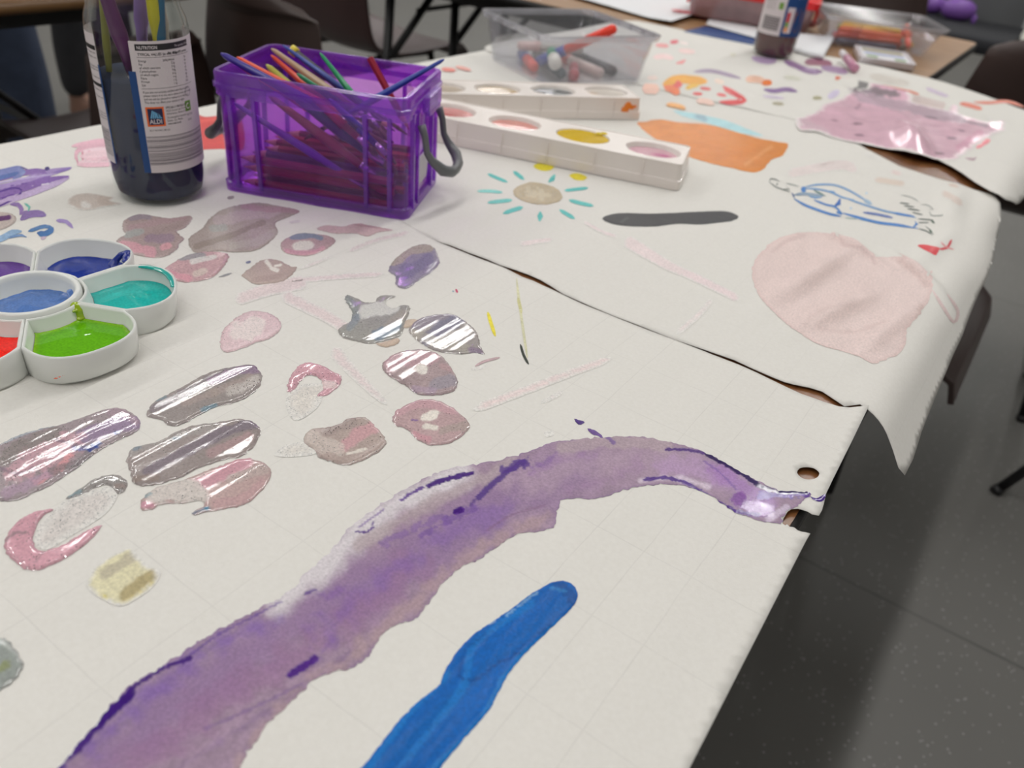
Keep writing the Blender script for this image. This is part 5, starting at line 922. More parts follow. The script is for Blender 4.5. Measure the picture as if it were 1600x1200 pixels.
def label_main(t, R_, ang):
    # 's' is measured from the side facing the viewer, to the right
    x0 = -math.radians(12)*R_; x1 = math.radians(118)*R_; y0, y1 = .0315, .133
    lb = Label(R_, ang); M_ = {}
    for nm, m_ in (('label', LW), ('label_bar', LK), ('label_stripe', LN), ('label_text', LK), ('label_logo_frame', LO), ('label_logo_field', LD), ('label_logo_mark', LC), ('label_logo_text', LW), ('label_badge', LGR), ('label_line', LL), ('barcode', LL)): M_[nm] = m_
    lb.rect('label', x0, y0, x1, y1, 0)
    lb.rect('label_stripe', x0-.0030, y0, x0+.0022, .111, 1)
    lb.rect('label_bar', x0+.004, .1262, x0+.050, .1308, 1)
    lb.text('label_logo_text', 'NUTRITION', x0+.0052, .1272, .0034, 2, True, sx=.8); lb.text('label_logo_text', 'Per portion 1/4 jar', x0+.0345, .1274, .0026, 2, sx=.8)
    lb.text('label_text', 'TYPICAL VALUES (as sold, drained)', x0+.0052, .1225, .0028, 1, True, sx=.82); lb.text('label_text', 'Per 100g', x0+.0275, .1225, .0028, 1, True, sx=.82); lb.text('label_text', '% portion', x0+.039, .1225, .0026, 1, True, sx=.8)
    lb.rect('label_line', x0+.0045, .1212, x0+.050, .1215, 1)
    rows = [('Energy', '269kJ/64kcal'), ('Fat', '2.2g'), ('of which saturates', '0.3g'), ('Carbohydrate', '9.8g'), ('of which sugars', '6.1g'), ('Fibre', '1.4g'), ('Protein', '1.3g'), ('Salt', '1.1g')]
    for i, (a, c_) in enumerate(rows):
        y = .1180-i*.00255
        lb.text('label_text', a, x0+.005, y, .0025, 1, sx=.82); lb.text('label_text', c_, x0+.0325, y, .0024, 1, align='RIGHT', sx=.82); lb.text('label_text', '%d%%' % (3+i), x0+.045, y, .0024, 1, align='RIGHT', sx=.82)
    lb.rect('label_line', x0+.0045, .0982, x0+.050, .0985, 1)
    for i, s_ in enumerate(('If you are not entirely satisfied with this product,', 'please return it to the store where it was purchased', 'and we will be pleased to replace it or refund it.', 'This does not affect your statutory rights.')):
        lb.text('label_text', s_, x0+.005, .0948-i*.0026, .0025, 1, sx=.78)
    # recycling ring
    n = 24
    for k in range(n):
        a0 = 2*PI*k/n; a1 = 2*PI*(k+1)/n; cx_, cy_ = x0+.0425, .0925
        lb.poly('label_line', [(cx_+.0034*math.cos(a0), cy_+.0038*math.sin(a0)), (cx_+.0034*math.cos(a1), cy_+.0038*math.sin(a1)), (cx_+.0030*math.cos(a1), cy_+.0034*math.sin(a1)), (cx_+.0030*math.cos(a0), cy_+.0034*math.sin(a0))], 1)
    # supermarket badge
    bx, by = x0+.0048, .0692
    lb.rect('label_logo_frame', bx, by, bx+.0136, by+.0152, 1); lb.rect('label_logo_field', bx+.0013, by+.0013, bx+.0123, by+.0139, 2)
    for k in range(4):
        lb.poly('label_logo_mark', [(bx+.0028+k*.0015, by+.0064), (bx+.0037+k*.0015, by+.0064), (bx+.0053+k*.00095, by+.0124-k*.0006), (bx+.0045+k*.00095, by+.0124-k*.0006)], 3)
    for k in range(4): lb.rect('label_logo_mark', bx+.0084+k*.0002, by+.0064+(k)*.0011, bx+.0113-k*.0007, by+.0070+k*.0011, 3)
    lb.text('label_logo_text', 'ALDI', bx+.0019, by+.0022, .0050, 3, True, sx=.86)
    for i, s_ in enumerate(('SPECIALLY PRODUCED FOR', 'ALDI Stores Ltd, PO Box 26,', 'Atherstone, Warks CV9 2SH', 'Dunshaughlin Industrial', 'Estate, Co. Meath.', 'www.aldi.co.uk')):
        lb.text('label_text', s_, x0+.0200, .0825-i*.0024-(.0006 if i > 2 else 0), .0023, 1, i in (0, 5), sx=.8)
    lb.text('label_text', 'BEST BEFORE: SEE LID', x0+.0056, .0655, .0018, 1, sx=.9)
    lb.rect('label_badge', x0+.0375, .0775, x0+.0440, .0855, 1)
    for k in range(14):
        a0 = math.radians(50+20*k); a1 = a0+math.radians(20); cx_, cy_ = x0+.0407, .0815
        lb.poly('label_logo_text', [(cx_+.0021*math.cos(a0), cy_+.0024*math.sin(a0)), (cx_+.0021*math.cos(a1), cy_+.0024*math.sin(a1)), (cx_+.0013*math.cos(a1), cy_+.0016*math.sin(a1)), (cx_+.0013*math.cos(a0), cy_+.0016*math.sin(a0))], 2)
    lb.text('label_text', 'RECYCLE', x0+.0383, .0740, .0021, 1, sx=.8); lb.text('label_text', 'GLASS', x0+.0388, .0700, .0021, 1, sx=.8)
    random.seed(5); y = .0612
    while y > .0375:
        h_ = random.choice((.0003, .0004, .0006, .0009)); lb.rect('barcode', x0+.0025, y-h_, x0+.060, y, 1); y -= h_+random.choice((.0003, .0004, .0006, .0010))
    # left panel
    xl1 = -math.radians(55)*R_; xl0 = -math.radians(120)*R_
    lb.rect('label', xl0, y0+.003, xl1, y1+.001, 0); lb.rect('label_stripe', xl1-.0012, y0+.003, xl1+.0008, .112, 1)
    lb.rect('label_bar', xl0+.002, .1222, xl1-.0008, .1254, 2); lb.rect('label_bar', xl0+.002, .0948, xl1-.0008, .0974, 2)
    for y, n_ in ((.1195, 1), (.116, 1), (.109, 2), (.101, 1), (.0915, 1), (.086, 1), (.074, 3)):
        for k in range(n_): lb.text('label_text', 'Ingredients: tomatoes, peppers, onion', xl1-.0015, y-k*.0022, .0019, 1, align='RIGHT', sx=.8)
    y = .0620
    while y > .040:
        h_ = random.choice((.0003, .0004, .0006)); lb.rect('barcode', xl0+.002, y-h_, xl1-.002, y, 1); y -= h_+random.choice((.0003, .0004, .0006))
    o0 = lb.items['label'].build('label', LW, t)
    for nm, mb in lb.items.items():
        if nm == 'label': continue
        mb.build(nm.replace('label_', 'printed_') if nm != 'barcode' else nm, M_[nm], o0)
jar1, jc, jang = make_jar('clear glass jar of dark blue paint water with white food label, brushes inside', (257, 324), .0300, .0378, .149, .0312, .178, .101, BLUEW, label_main)
def inj(da, r_, z): a = jang+da; return (jc.x+r_*math.cos(a), jc.y+r_*math.sin(a), z+.0016)
BG = 'paintbrushes standing in the jar'
# angle measured from the side turned to the viewer: + is to the right
brush(inj(math.radians(0), .020, .060), inj(math.radians(-72), .028, .205), (92, 34, 92), 'thick purple brush leaning left in the glass jar', BG, r=.0050)
brush(inj(math.radians(62), .016, .070), inj(math.radians(80), .013, .215), (206, 196, 40), 'yellow brush standing upright in the glass jar', BG, r=.0040)
brush(inj(math.radians(20), .020, .060), inj(math.radians(100), .026, .200), (30, 90, 124), 'teal brush in the glass jar behind the label', BG, r=.0030)
brush(inj(math.radians(110), .020, .070), inj(math.radians(100), .016, .205), (190, 176, 160), 'pale wooden brush in the glass jar', BG, r=.0052)
brush(inj(math.radians(-80), .030, .040), inj(math.radians(-130), .024, .200), (140, 140, 60), 'olive yellow brush against the back of the glass jar', BG, r=.0024, bristle=(196, 190, 30))
brush(inj(math.radians(-160), .010, .070), inj(math.radians(150), .022, .205), (150, 120, 186), 'lilac brush in the glass jar', BG, r=.0044)

# ================================================================== purple storage box
PB = clear('purple_plastic', (.82, .56, .92), gloss=.04, rough=.12, milk=.07, milkcol=(.38, .11, .68))
PB2 = clear('purple_plastic_thick', (.68, .36, .88), gloss=.05, rough=.2, milk=.34, milkcol=(.42, .13, .74))
bo = math.radians(24.9)
box = thing('storage_box', 'translucent purple plastic box full of brushes and pencils with a grey clip handle', 'storage box', (-.533, .5185, .0016), bo); box.scale = (1.05, 1.05, 1.09)
def bw(z, o=0): k = z/.094; return .158-.003*k+o, .100+.008*k+o
def ring(z, o=0, r=.008): w_, d_ = bw(z, o); return rrect(w_, d_, max(r+o/2, .002), 5, z=z)
body = MB(); body.loft([ring(.002, -.004), ring(0, 0), ring(.002, .001), ring(.094, 0)]); body.loft([ring(.094, 0), ring(.094, -.0032), ring(.003, -.0032, .007)], cap1=True)
body.add(ring(.0012, -.004), [tuple(range(len(ring(.0012))))[::-1]], 0, False)
auto_smooth(body.build('body', PB, box), 35)
rim = MB(); rim.loft([ring(.078, .001), ring(.078, .005), ring(.0945, .006), ring(.096, .004), ring(.096, -.003), ring(.094, -.0035)])
rim.loft([ring(.0835, .0055), ring(.0842, .0085), ring(.087, .0085), ring(.088, .0055)])
auto_smooth(rim.build('rim', PB2, box), 35)
ft = MB(); ft.loft([ring(.0, .001), ring(.0, .004), ring(.008, .005), ring(.009, .001)]); auto_smooth(ft.build('bottom_band', PB2, box), 35)
for s in (-1, 1):
    for x in (-.066, -.046, .046, .066):
        w0, d0 = bw(.005); w1, d1 = bw(.08)
        MB().loft([[Vector((x+a, s*(d_/2+c_), z)) for a, c_ in ((-.0016, 0), (.0016, 0), (.0016, .0032), (-.0016, .0032))] for z, d_ in ((.005, d0), (.08, d1))], cap0=True, cap1=True).build('rib', PB2, box, flat=True)
    for y in (-.036, -.022, .022, .036):
        w0, d0 = bw(.005); w1, d1 = bw(.08)
        MB().loft([[Vector((s*(w_/2+c_), y+a, z)) for a, c_ in ((-.0016, 0), (.0016, 0), (.0016, .0036), (-.0016, .0036))] for z, w_ in ((.005, w0), (.08, w1))], cap0=True, cap1=True).build('rib', PB2, box, flat=True)
    MB().box((s*.0855, 0, .084), (.006, .040, .012), bev=.001).build('handle_mount', PB2, box); MB().box((s*.0865, 0, .077), (.004, .034, .003)).build('handle_mount', PB2, box)
GH = mat('grey_clip', C(96, 98, 100), .35, var=.05)
for s in (-1, 1):
    MB().tube([(s*.0845, -.028, .071), (s*.088, -.0285, .062), (s*.090, -.028, .050), (s*.094, -.027, .044), (s*.103, -.023, .036), (s*.108, -.012, .032), (s*.109, 0, .031), (s*.108, .012, .032), (s*.103, .023, .036), (s*.094, .027, .044), (s*.090, .028, .050), (s*.088, .0285, .062), (s*.0845, .028, .071)], [.0035, .0028, .0028, .0034, .0048, .0044, .0040, .0044, .0048, .0034, .0028, .0028, .0035], 12).build('clip_handle', GH, box)
MB().box((.0792, -.003, .026), (.0010, .036, .030), rot=Matrix.Rotation(math.radians(3), 3, 'Y')).build('paper_label', mat('sticker', C(196, 190, 196), .6), box)
# contents (box coordinates: x along, y across)
cb, sb_ = math.cos(bo), math.sin(bo)
def ib(x, y, z): x *= 1.05; y *= 1.05; return (-.533+cb*x-sb_*y, .5185+sb_*x+cb*y, z*1.09+.0016)
PG = 'brushes and pencils in the purple box'
DR = (150, 30, 62)
lo_ = [(.0405, -.0440), (.0405, -.034), (.04, -.022), (.04, -.010), (.04, .002), (.04, .014)]
k = 0
cols = [(160, 28, 60), (140, 30, 70), (178, 36, 64), (120, 24, 60), (160, 40, 90), (96, 30, 110)]
nms = ['crimson', 'dark red', 'bright red', 'maroon', 'magenta', 'plum']
for lay in range(3):
    for j in range(6):
        y = -.042+j*.0155+(lay % 2)*.006; z = .0075+lay*.0098
        if y > .043: continue
        c_ = cols[(j+lay*2) % 6]; nm = nms[(j+lay*2) % 6]
        pos = ['bottom layer', 'middle layer', 'top layer'][lay]; row = ['front side', 'second row from the front', 'third row from the front', 'middle', 'second row from the back', 'back side'][j]
        pencil(ib(-.068+.004*(k % 3), y, z), ib(.066-.005*(k % 2), y+.003*((k % 3)-1), z+.0006), c_, nm+' pencil lying flat in the purple box, %s, %s' % (pos, row), PG, r=.0038); k += 1
sticks = [
 ('b', (.060, -.030, .050), (-.079, -.036, .1075), (62, 50, 140), 'blue violet brush leaning over the left corner of the purple box', .0040),
 ('b', (.058, -.016, .050), (-.074, -.024, .1115), (228, 84, 46), 'bright orange brush at the left end of the purple box', .0028),
 ('b', (.050, -.034, .046), (-.074, -.030, .1085), (232, 110, 84), 'salmon orange brush at the left end of the purple box', .0024),
 ('b', (.050, -.002, .052), (-.062, .016, .1120), (176, 150, 122), 'tan wooden brush leaning left in the purple box', .0034),
 ('b', (.062, .010, .050), (-.056, .026, .1140), (60, 80, 160), 'long blue brush beside the tan one in the purple box', .0022),
 ('b', (.030, -.010, .050), (-.060, .010, .108), (206, 74, 52), 'red orange brush below the tan one in the purple box', .0030),
 ('b', (.022, -.024, .050), (-.058, -.004, .1030), (170, 168, 70), 'olive green brush in the purple box', .0040),
 ('b', (.040, .004, .050), (-.030, -.006, .1000), (40, 130, 90), 'short green brush low in the purple box', .0030),
 ('b', (.055, -.020, .052), (-.020, .022, .113), (24, 140, 88), 'green brush standing in the middle of the purple box', .0026),
 ('b', (-.010, -.042, .050), (.086, .032, .1120), (40, 62, 150), 'blue brush with a red ring leaning over the right end of the purple box', .0026),
 ('p', (.058, .030, .048), (.016, .049, .108), (150, 36, 56), 'dark red pencil against the back wall of the purple box', .0034),
 ('p', (.048, .020, .048), (-.048, .036, .106), (34, 30, 34), 'black pencil with a yellow end in the purple box', .0036),
 ('b', (.062, -.043, .010), (-.070, -.0435, .078), (132, 84, 190), 'violet see-through brush lying across the front of the purple box', .0030),
 ('b', (.068, -.037, .016), (-.040, -.040, .088), (176, 120, 90), 'brown wooden brush across the front of the purple box', .0040),
 ('b', (.066, -.030, .030), (-.020, -.038, .090), (36, 96, 110), 'teal brush across the front of the purple box', .0046),
 ('b', (.068, -.042, .042), (.008, -.030, .090), (46, 60, 160), 'deep blue brush at the right front of the purple box', .0032),
 ('b', (.052, -.040, .046), (-.006, -.036, .092), (190, 60, 90), 'rose brush at the right front of the purple box', .0034)]
for kd, a, b_, c_, lb_, r_ in sticks:
    b_ = (b_[0]*(1.0 if abs(b_[0]) > .075 else .97), b_[1], b_[2]*(.97 if abs(b_[0]) > .075 else .90))
    if kd == 'b': brush(ib(*a), ib(*b_), c_, lb_, PG, r=r_)
    else: pencil(ib(*a), ib(*b_), c_, lb_, PG, r=r_)
yc = MB().tube([(0, 0, 0), (0, 0, .006)], .0046, 12); o = yc.build('pencil_end', plastic((210, 190, 50)), bpy.data.objects[[o_.name for o_ in COL.objects if o_.get('label') == 'black pencil with a yellow end in the purple box'][0]])
o.location = (0, 0, (Vector(ib(.048, .020, .048))-Vector(ib(-.048*.97, .036, .106*.90))).length)

# ================================================================== flower palette
WPL = mat('white_plastic', C(222, 224, 220), .22, var=.015, sss=.0)
fc = Vector((-.4845, .2065, 0)); fp = thing('paint_palette', 'white round flower shaped palette with blue, teal, green and orange paint', 'palette', (fc.x, fc.y, .0016), 0)
def petal(a0, r_in=.031, notch=.0635, tipr=.0865, hw=29.9, inset=0.0, z=0):
    """outline of one petal, angles in degrees"""
    p = []; H = math.radians(hw); 
    def pol(r_, t_): return Vector((r_*math.cos(a0+t_), r_*math.sin(a0+t_), z))
    for i in range(5): p.append(pol(r_in, -H+2*H*(4-i)/4)) if False else None
    p = []
    for i in range(7): p.append(pol(r_in, H-2*H*i/6))
    for i in range(1, 6): p.append(pol(r_in+(notch-r_in)*i/6, -H))
    A = pol(notch, -H); B = pol(notch, H); m0 = (A+B)/2; ax = (pol(1, 0)-Vector((0, 0, z))).normalized(); sd = (B-A)/2
    bulge = tipr-(notch*math.cos(H))
    for i in range(25):
        u = -PI/2+PI*i/24
        q = m0+sd*(math.copysign(abs(math.sin(u))**.85, math.sin(u)))+ax*bulge*(abs(math.cos(u))**.80); p.append(Vector((q.x, q.y, z)))
    for i in range(1, 6): p.append(pol(notch+(r_in-notch)*i/6, H))
    if inset:
        n = len(p); q = []
        cen = sum(p, Vector())/n
        for i in range(n):
            t_ = (p[(i+1) % n]-p[i-1]); nn = Vector((t_.y, -t_.x, 0)).normalized()
            if nn.dot(p[i]-cen) < 0: nn = -nn
            v_ = p[i]-nn*inset; q.append(Vector((v_.x, v_.y, z)))
        p = q
    return p
bodym = MB(); HP = .0205
FA = [math.radians(-3+60*k) for k in range(6)]
for a0 in FA:
    R1 = [petal(a0, tipr=.0815, notch=.0610, inset=.0, z=.0), petal(a0, tipr=.0845, notch=.0625, z=.003), petal(a0, z=HP-.0015), petal(a0, inset=.0004, z=HP-.0004), petal(a0, inset=.0011, z=HP), petal(a0, inset=.0018, z=HP-.0004), petal(a0, inset=.0022, z=HP-.0015), petal(a0, inset=.0050, z=.0045), petal(a0, inset=.0068, z=.0028)]
    bodym.loft(R1, cap1=True, cap0=True)
bodym.lathe([(.0285, .0), (.0300, HP-.002), (.0296, HP+.0012), (.0285, HP+.0022), (.0272, HP+.0022), (.0260, HP+.0012), (.0255, HP-.002), (.0225, .006), (.018, .003), (0, .003)], 56)
auto_smooth(bodym.build('tray', WPL, fp), 50)
FPM = paint_mat('liquid_paint', bump=.2, bscale=120)
def liquid(poly, z, col, name, wet=.95, waves=.0004, rim=None):
    P = np.array([(p.x, p.y) for p in poly]); P = resample(P, .0016)
    V, F = fill(P if np.sum(P[:, 0]*np.roll(P[:, 1], -1)-np.roll(P[:, 0], -1)*P[:, 1]) > 0 else P[::-1], .002)
    d = segdist(V, P); X = np.column_stack([V, z+waves*fbm(V[:, 0]*90, V[:, 1]*90, 5, 3)+.0006*np.exp(-d/.0012)])
    pt = Patch(); c_ = np.tile(np.array(C(*col)), (len(V), 1))*(1+.10*fbm(V[:, 0]*60, V[:, 1]*150, 3, 3))[:, None]
    if rim is not None: k_ = np.exp(-(d/.0016)**2)*.6; c_ = c_*(1-k_)[:, None]+np.array(C(*rim))*k_[:, None]
    pt.push(X, F, c_, np.full(len(V), wet), np.zeros(len(V))); return pt.build(name, FPM, fp, None)
# wells: teal at 57 deg, green at -3, blue at 117, violet at 177, orange at 237/297
def wellp(a0, ins, z): return petal(a0, inset=ins, z=z)
liquid(wellp(FA[1], .0042, 0), .0095, (40, 176, 168), 'teal_paint', rim=(24, 150, 146)).__setitem__('label', 'teal paint')
liquid(wellp(FA[0], .0040, 0), .0112, (96, 170, 18), 'green_paint', rim=(150, 190, 30)).__setitem__('label', 'lime green paint')
liquid(wellp(FA[2], .0046, 0), .0072, (24, 50, 140), 'blue_paint', waves=.0009).__setitem__('label', 'dark blue paint')
liquid(wellp(FA[3], .0046, 0), .0075, (92, 52, 140), 'violet_paint').__setitem__('label', 'violet paint')
liquid(wellp(FA[5], .0046, 0), .0100, (236, 40, 30), 'red_paint').__setitem__('label', 'bright red paint')
liquid(wellp(FA[4], .0042, 0), .0095, (230, 110, 60), 'orange_paint').__setitem__('label', 'orange paint')
liquid([Vector((.0243*math.cos(a), .0243*math.sin(a), 0)) for a in np.linspace(0, 2*PI, 60, endpoint=False)], .0105, (84, 118, 178), 'light_blue_paint', waves=.0012).__setitem__('label', 'light blue paint')
def drip(pts, rad, col, name):
    """a run of paint on the inside wall or rim"""
    o = MB(); P_ = [(Vector(p), r_) for p, r_ in zip(pts, rad)]; Q_ = list(P_)
    for (p0, r0_), (p1, r1_) in zip(P_, P_[1:]):
        if (p1-p0).length < .0075: Q_ += [(p0.lerp(p1, k_/4), r0_+(r1_-r0_)*k_/4) for k_ in (1, 2, 3)]
    for p, r_ in Q_:
        o.lathe([(0, r_*.42), (r_*.5, r_*.36), (r_*.86, r_*.2), (r_, 0), (r_*.8, -r_*.3), (0, -r_*.35)], 14, M=Matrix.Translation(Vector(p)))
    ob = o.build(name, mat('drip_%02x%02x%02x' % tuple(col), C(*col), .15, var=.1, coat=.5), fp)
    md = ob.modifiers.new('merge', 'REMESH'); md.mode = 'VOXEL'; md.voxel_size = .0006; md.use_smooth_shade = True
    return ob
def pp(deg, r_, z): a = math.radians(deg); return (r_*math.cos(a), r_*math.sin(a), z)
drip([pp(100, .078, HP-.001), pp(103, .077, HP-.003), pp(106, .0745, .013), pp(107, .072, .010), pp(98, .0745, HP-.002), pp(96, .0715, HP-.004), pp(93, .068, HP-.001), pp(104, .070, .0085)], [.0030, .0032, .0030, .0035, .0028, .0026, .0022, .004], (20, 46, 134), 'blue_drip')
drip([pp(133, .030, HP-.003), pp(136, .031, .012), pp(131, .031, HP), pp(140, .032, .010)], [.003, .003, .0022, .003], (20, 46, 134), 'blue_drip')
drip([pp(x_, r_, HP-.0012) for x_, r_ in ((82, .0715), (79, .0752), (76, .0782), (73, .0802), (70, .0815), (67, .0826), (64, .0832), (61, .0836), (58, .0838), (55, .0838))], [.0022, .0026, .0024, .0026, .0022, .0022, .0024, .002, .002, .0018], (24, 160, 152), 'teal_drip')
drip([pp(24, .031, HP-.001), pp(23, .033, HP-.004), pp(22, .034, .0125), pp(20, .035, .012), pp(27, .0325, HP-.003), pp(18, .0325, HP-.003)], [.003, .0036, .0032, .003, .0024, .0026], (150, 176, 30), 'green_drip')
drip([pp(36, .036, .0105), pp(35, .039, .0100)], [.0026, .0022], (150, 190, 30), 'green_drip')
drip([pp(75, .0245, .0135), pp(80, .0245, .015), pp(68, .0238, .013)], [.0032, .0032, .003], (84, 118, 178), 'light_blue_drip')
drip([pp(-22, .0878-.0015, .010), pp(-19, .0878-.0005, .0115)], [.0009, .0006], (216, 90, 50), 'orange_fleck')

# ================================================================== long strip palettes
SPL = mat('strip_plastic', C(224, 216, 210), .28, var=.015)
def strip_palette(label, fr, ang, Lg, Wd, Hh, wells, rotlabel=None):
    """fr = front right bottom corner, body runs back along -u"""
    t = thing('strip_palette', label, 'palette', (fr.x, fr.y, .0012), ang, 'long white paint palettes')
    def R_(z, o, r_=.006): return [Vector((p.x-Lg/2, p.y+Wd/2, z)) for p in rrect(Lg+2*o, Wd+2*o, r_, 5)]
    # raised top plate with oval holes
    outer = np.array([(p.x, p.y) for p in R_(0, -.0035, .004)]); outer = resample(outer, .008)
    holes = []
    for (cx_, col, dbs) in wells:
        holes.append(np.array([(cx_+.0300*math.cos(a), Wd/2+.0240*math.sin(a)) for a in np.linspace(0, 2*PI, 40, endpoint=False)]))
    V, F = fill(outer, .01, holes)
    mb = MB(); mb.add([(x, y, Hh) for x, y in V], [tuple(f) for f in F], 0, False)
    mb.loft([R_(0, .0), R_(.0095, .0), R_(.0102, -.0012), R_(Hh-.003, -.0024), R_(Hh+.0008, -.0022), R_(Hh+.0008, -.0032), R_(Hh, -.0036)])
    for i in range(1, 6):
        for y_ in (-.0012, Wd+.0012): mb.box((-Lg*i/6+.01, y_*.2 if y_ < 0 else Wd-.0002, Hh/2), (.0012, .0012, Hh*.86))
    for h in holes:
        c_ = h.mean(0)
        mb.loft([[Vector((c_[0]+(p[0]-c_[0])*k_, c_[1]+(p[1]-c_[1])*k_, z_)) for p in h] for k_, z_ in ((1, Hh), (.97, Hh-.0012), (.90, Hh-.006), (.75, Hh-.0105), (.5, Hh-.0125))], cap1=True)
    auto_smooth(mb.build('tray', SPL, t), 45)
    for (cx_, col, dbs), h in zip(wells, holes):
        if col is None: continue
        nm, zc, rgb = col; c_ = h.mean(0)
        P = c_+(h-c_)*(.965 if zc > -.003 else .90 if zc > -.008 else .8)
        V, F = fill(resample(P, .002), .0026); pt = Patch(); d = segdist(V, P)
        X = np.column_stack([V, Hh+zc+.0003*fbm(V[:, 0]*120, V[:, 1]*120, 6, 3)])
        cc = np.tile(np.array(C(*rgb)), (len(V), 1))*(1+.08*fbm(V[:, 0]*100, V[:, 1]*60, 2, 3))[:, None]
        for (dx, dy, rr, c2) in dbs:
            k_ = np.clip(1.4-np.hypot((V[:, 0]-cx_-dx), (V[:, 1]-Wd/2-dy)*1.6)/rr+.5*fbm(V[:, 0]*200, V[:, 1]*200, 8, 3), 0, 1)
            cc = cc*(1-k_)[:, None]+np.array(C(*c2))*k_[:, None]
        pt.push(X, F, cc, np.full(len(V), .85), np.zeros(len(V))); o = pt.build('paint_well', FPM, t, nm)
    return t
frA = at(1060, 301)
aA = math.radians(17.3)
palA = strip_palette('long white palette with yellow and pink wells in front of the other palette', Vector((frA.x, frA.y, 0)), aA, .310, .076, .0262,
 [(-.0385, ('pink paint', -.0045, (206, 160, 172)), [(.010, 0, .009, (190, 100, 140))]), (-.1165, ('yellow paint', -.0008, (214, 178, 20)), []), (-.1945, ('salmon paint', -.0040, (208, 142, 132)), []), (-.2715, ('red and pink paint', -.0040, (206, 140, 138)), [(-.012, -.008, .011, (176, 10, 30)), (.004, -.010, .009, (186, 16, 36))])])
yb = MB()
for p, r_ in (((-.098, .060, .0264), .0045), ((-.102, .056, .0264), .0045)): yb.lathe([(0, r_*.3), (r_*.6, r_*.22), (r_, 0)], 16, M=Matrix.Translation(p))
yb.build('yellow_spill', mat('yellow_spill', C(214, 186, 30), .2), palA)
frB = at(1000, 189)
palB = strip_palette('long white palette with black stained wells and an orange blob, behind the other one', Vector((frB.x, frB.y, 0)), math.radians(51.5), .296, .069, .0262,
 [(-.0385, ('cream stained well', -.0032, (214, 206, 196)), [(-.020, 0, .007, (190, 160, 120))]), (-.1125, ('grey paint with black marks', -.0032, (150, 152, 152)), [(-.018, 0, .012, (8, 8, 10)), (.020, 0, .008, (30, 30, 36)), (.010, .004, .006, (40, 40, 46))]), (-.1865, ('beige paint', -.0032, (192, 176, 150)), [(-.020, 0, .006, (176, 144, 90)), (.021, -.004, .006, (186, 150, 100))]), (-.2575, ('dull beige paint', -.0032, (190, 176, 160)), [])])
ob_ = MB()
for x_, z_, r_ in ((-.020, .017, .0052), (-.024, .012, .005), (-.021, .008, .0045), (-.014, .0155, .003), (-.010, .0165, .002), (-.016, .006, .0026), (-.0155, .003, .0018)):
    ob_.lathe([(0, r_*.22), (r_*.6, r_*.18), (r_*.95, r_*.05), (r_, -.0004)], 16, M=Matrix.Translation((x_, 0.0014, z_)) @ Matrix.Rotation(PI/2, 4, 'X'))
ob_.build('orange_blob', mat('orange_blob', C(226, 128, 44), .2), palB)

# ================================================================== clear plastic tubs
CLR = clear('clear_tub', (.90, .90, .92), gloss=.07, rough=.1, milk=.085, milkcol=(.62, .64, .67)); CLR2 = clear('clear_tub_rim', (.82, .82, .85), gloss=.12, rough=.12, milk=.40, milkcol=(.8, .8, .83))
def tub(label, c, ang, w0, d0, w1, d1, h, r_=.018, body=None, rimm=None, name='plastic_tub', rimh=.008, slots=0, rimw=.006):
    t = thing(name, label, 'plastic container', c, ang); body = body or CLR; rimm = rimm or CLR2
    def R_(z, o=0):
        k_ = z/h; return rrect(w0+(w1-w0)*k_+o, d0+(d1-d0)*k_+o, r_, 6, z=z)
    mb = MB(); mb.loft([R_(.002, -.012), R_(0, -.008), R_(.002, -.002), R_(.008, 0), R_(h*.55, 0), R_(h*.56, .0012), R_(h, 0)]); mb.loft([R_(h, 0), R_(h, -.003), R_(.005, -.004)], cap1=True)
    auto_smooth(mb.build('body', body, t), 45)
    rb = MB(); rb.loft([R_(h-rimh, .001), R_(h-rimh, rimw*1.4), R_(h-.001, rimw*2), R_(h, rimw*1.8), R_(h, -.002), R_(h-.003, -.003)]); auto_smooth(rb.build('rim', rimm, t), 45)
    for i in range(slots):
        for s in (-1, 1):
            MB().box((-w1/2+w1*(i+.5)/slots, s*(d1/2+rimw*.6), h-.004), (.0015, rimw, .007)).build('rim_rib', rimm, t)
    return t
tc_ = (-.6475, 1.112, .0012); ta = math.radians(-25)
tub('square clear plastic tub holding pens and glue on the far left of the paper', tc_, ta, .166, .176, .184, .196, .070, slots=6)
def it(x, y, z): c_, s_ = math.cos(ta), math.sin(ta); return (tc_[0]+c_*x-s_*y, tc_[1]+s_*x+c_*y, z+.001)
TG = 'pens in the clear tub'
marker(it(.000, -.052, .014), it(.084, .020, .0795), (240, 64, 44), (44, 60, 160), 'thick red marker with blue cap leaning out of the square tub', TG, r=.0075, capl=.38)
marker(it(-.064, -.040, .012), it(.012, -.062, .010), (244, 70, 60), (44, 56, 150), 'thick red marker with blue cap lying at the bottom of the square tub', TG, r=.0085, capl=.42)
marker(it(-.060, -.016, .012), it(.060, -.044, .012), (70, 84, 92), (60, 70, 76), 'long dark grey marker lying in the square tub', TG, r=.0085, capl=.3)
marker(it(.060, -.058, .026), it(.004, -.030, .030), (40, 140, 104), (236, 232, 222), 'green and white glue pen in the square tub', TG, r=.0095, capl=.45)
marker(it(.066, -.028, .010), it(.010, .010, .0100), (170, 60, 80), (190, 70, 84), 'dark red marker lying in the square tub', TG, r=.008)
marker(it(-.062, .020, .011), it(.055, .030, .0100), (216, 196, 190), (220, 120, 120), 'pale pink marker lying in the square tub', TG, r=.008)
marker(it(-.060, .050, .011), it(.050, .058, .0100), (60, 62, 70), (40, 40, 46), 'black marker lying at the back of the square tub', TG, r=.0085)
marker(it(-.050, -.058, .027), it(.0, .030, .032), (198, 196, 190), (214, 180, 176), 'cream marker lying across the others in the square tub', TG, r=.007)
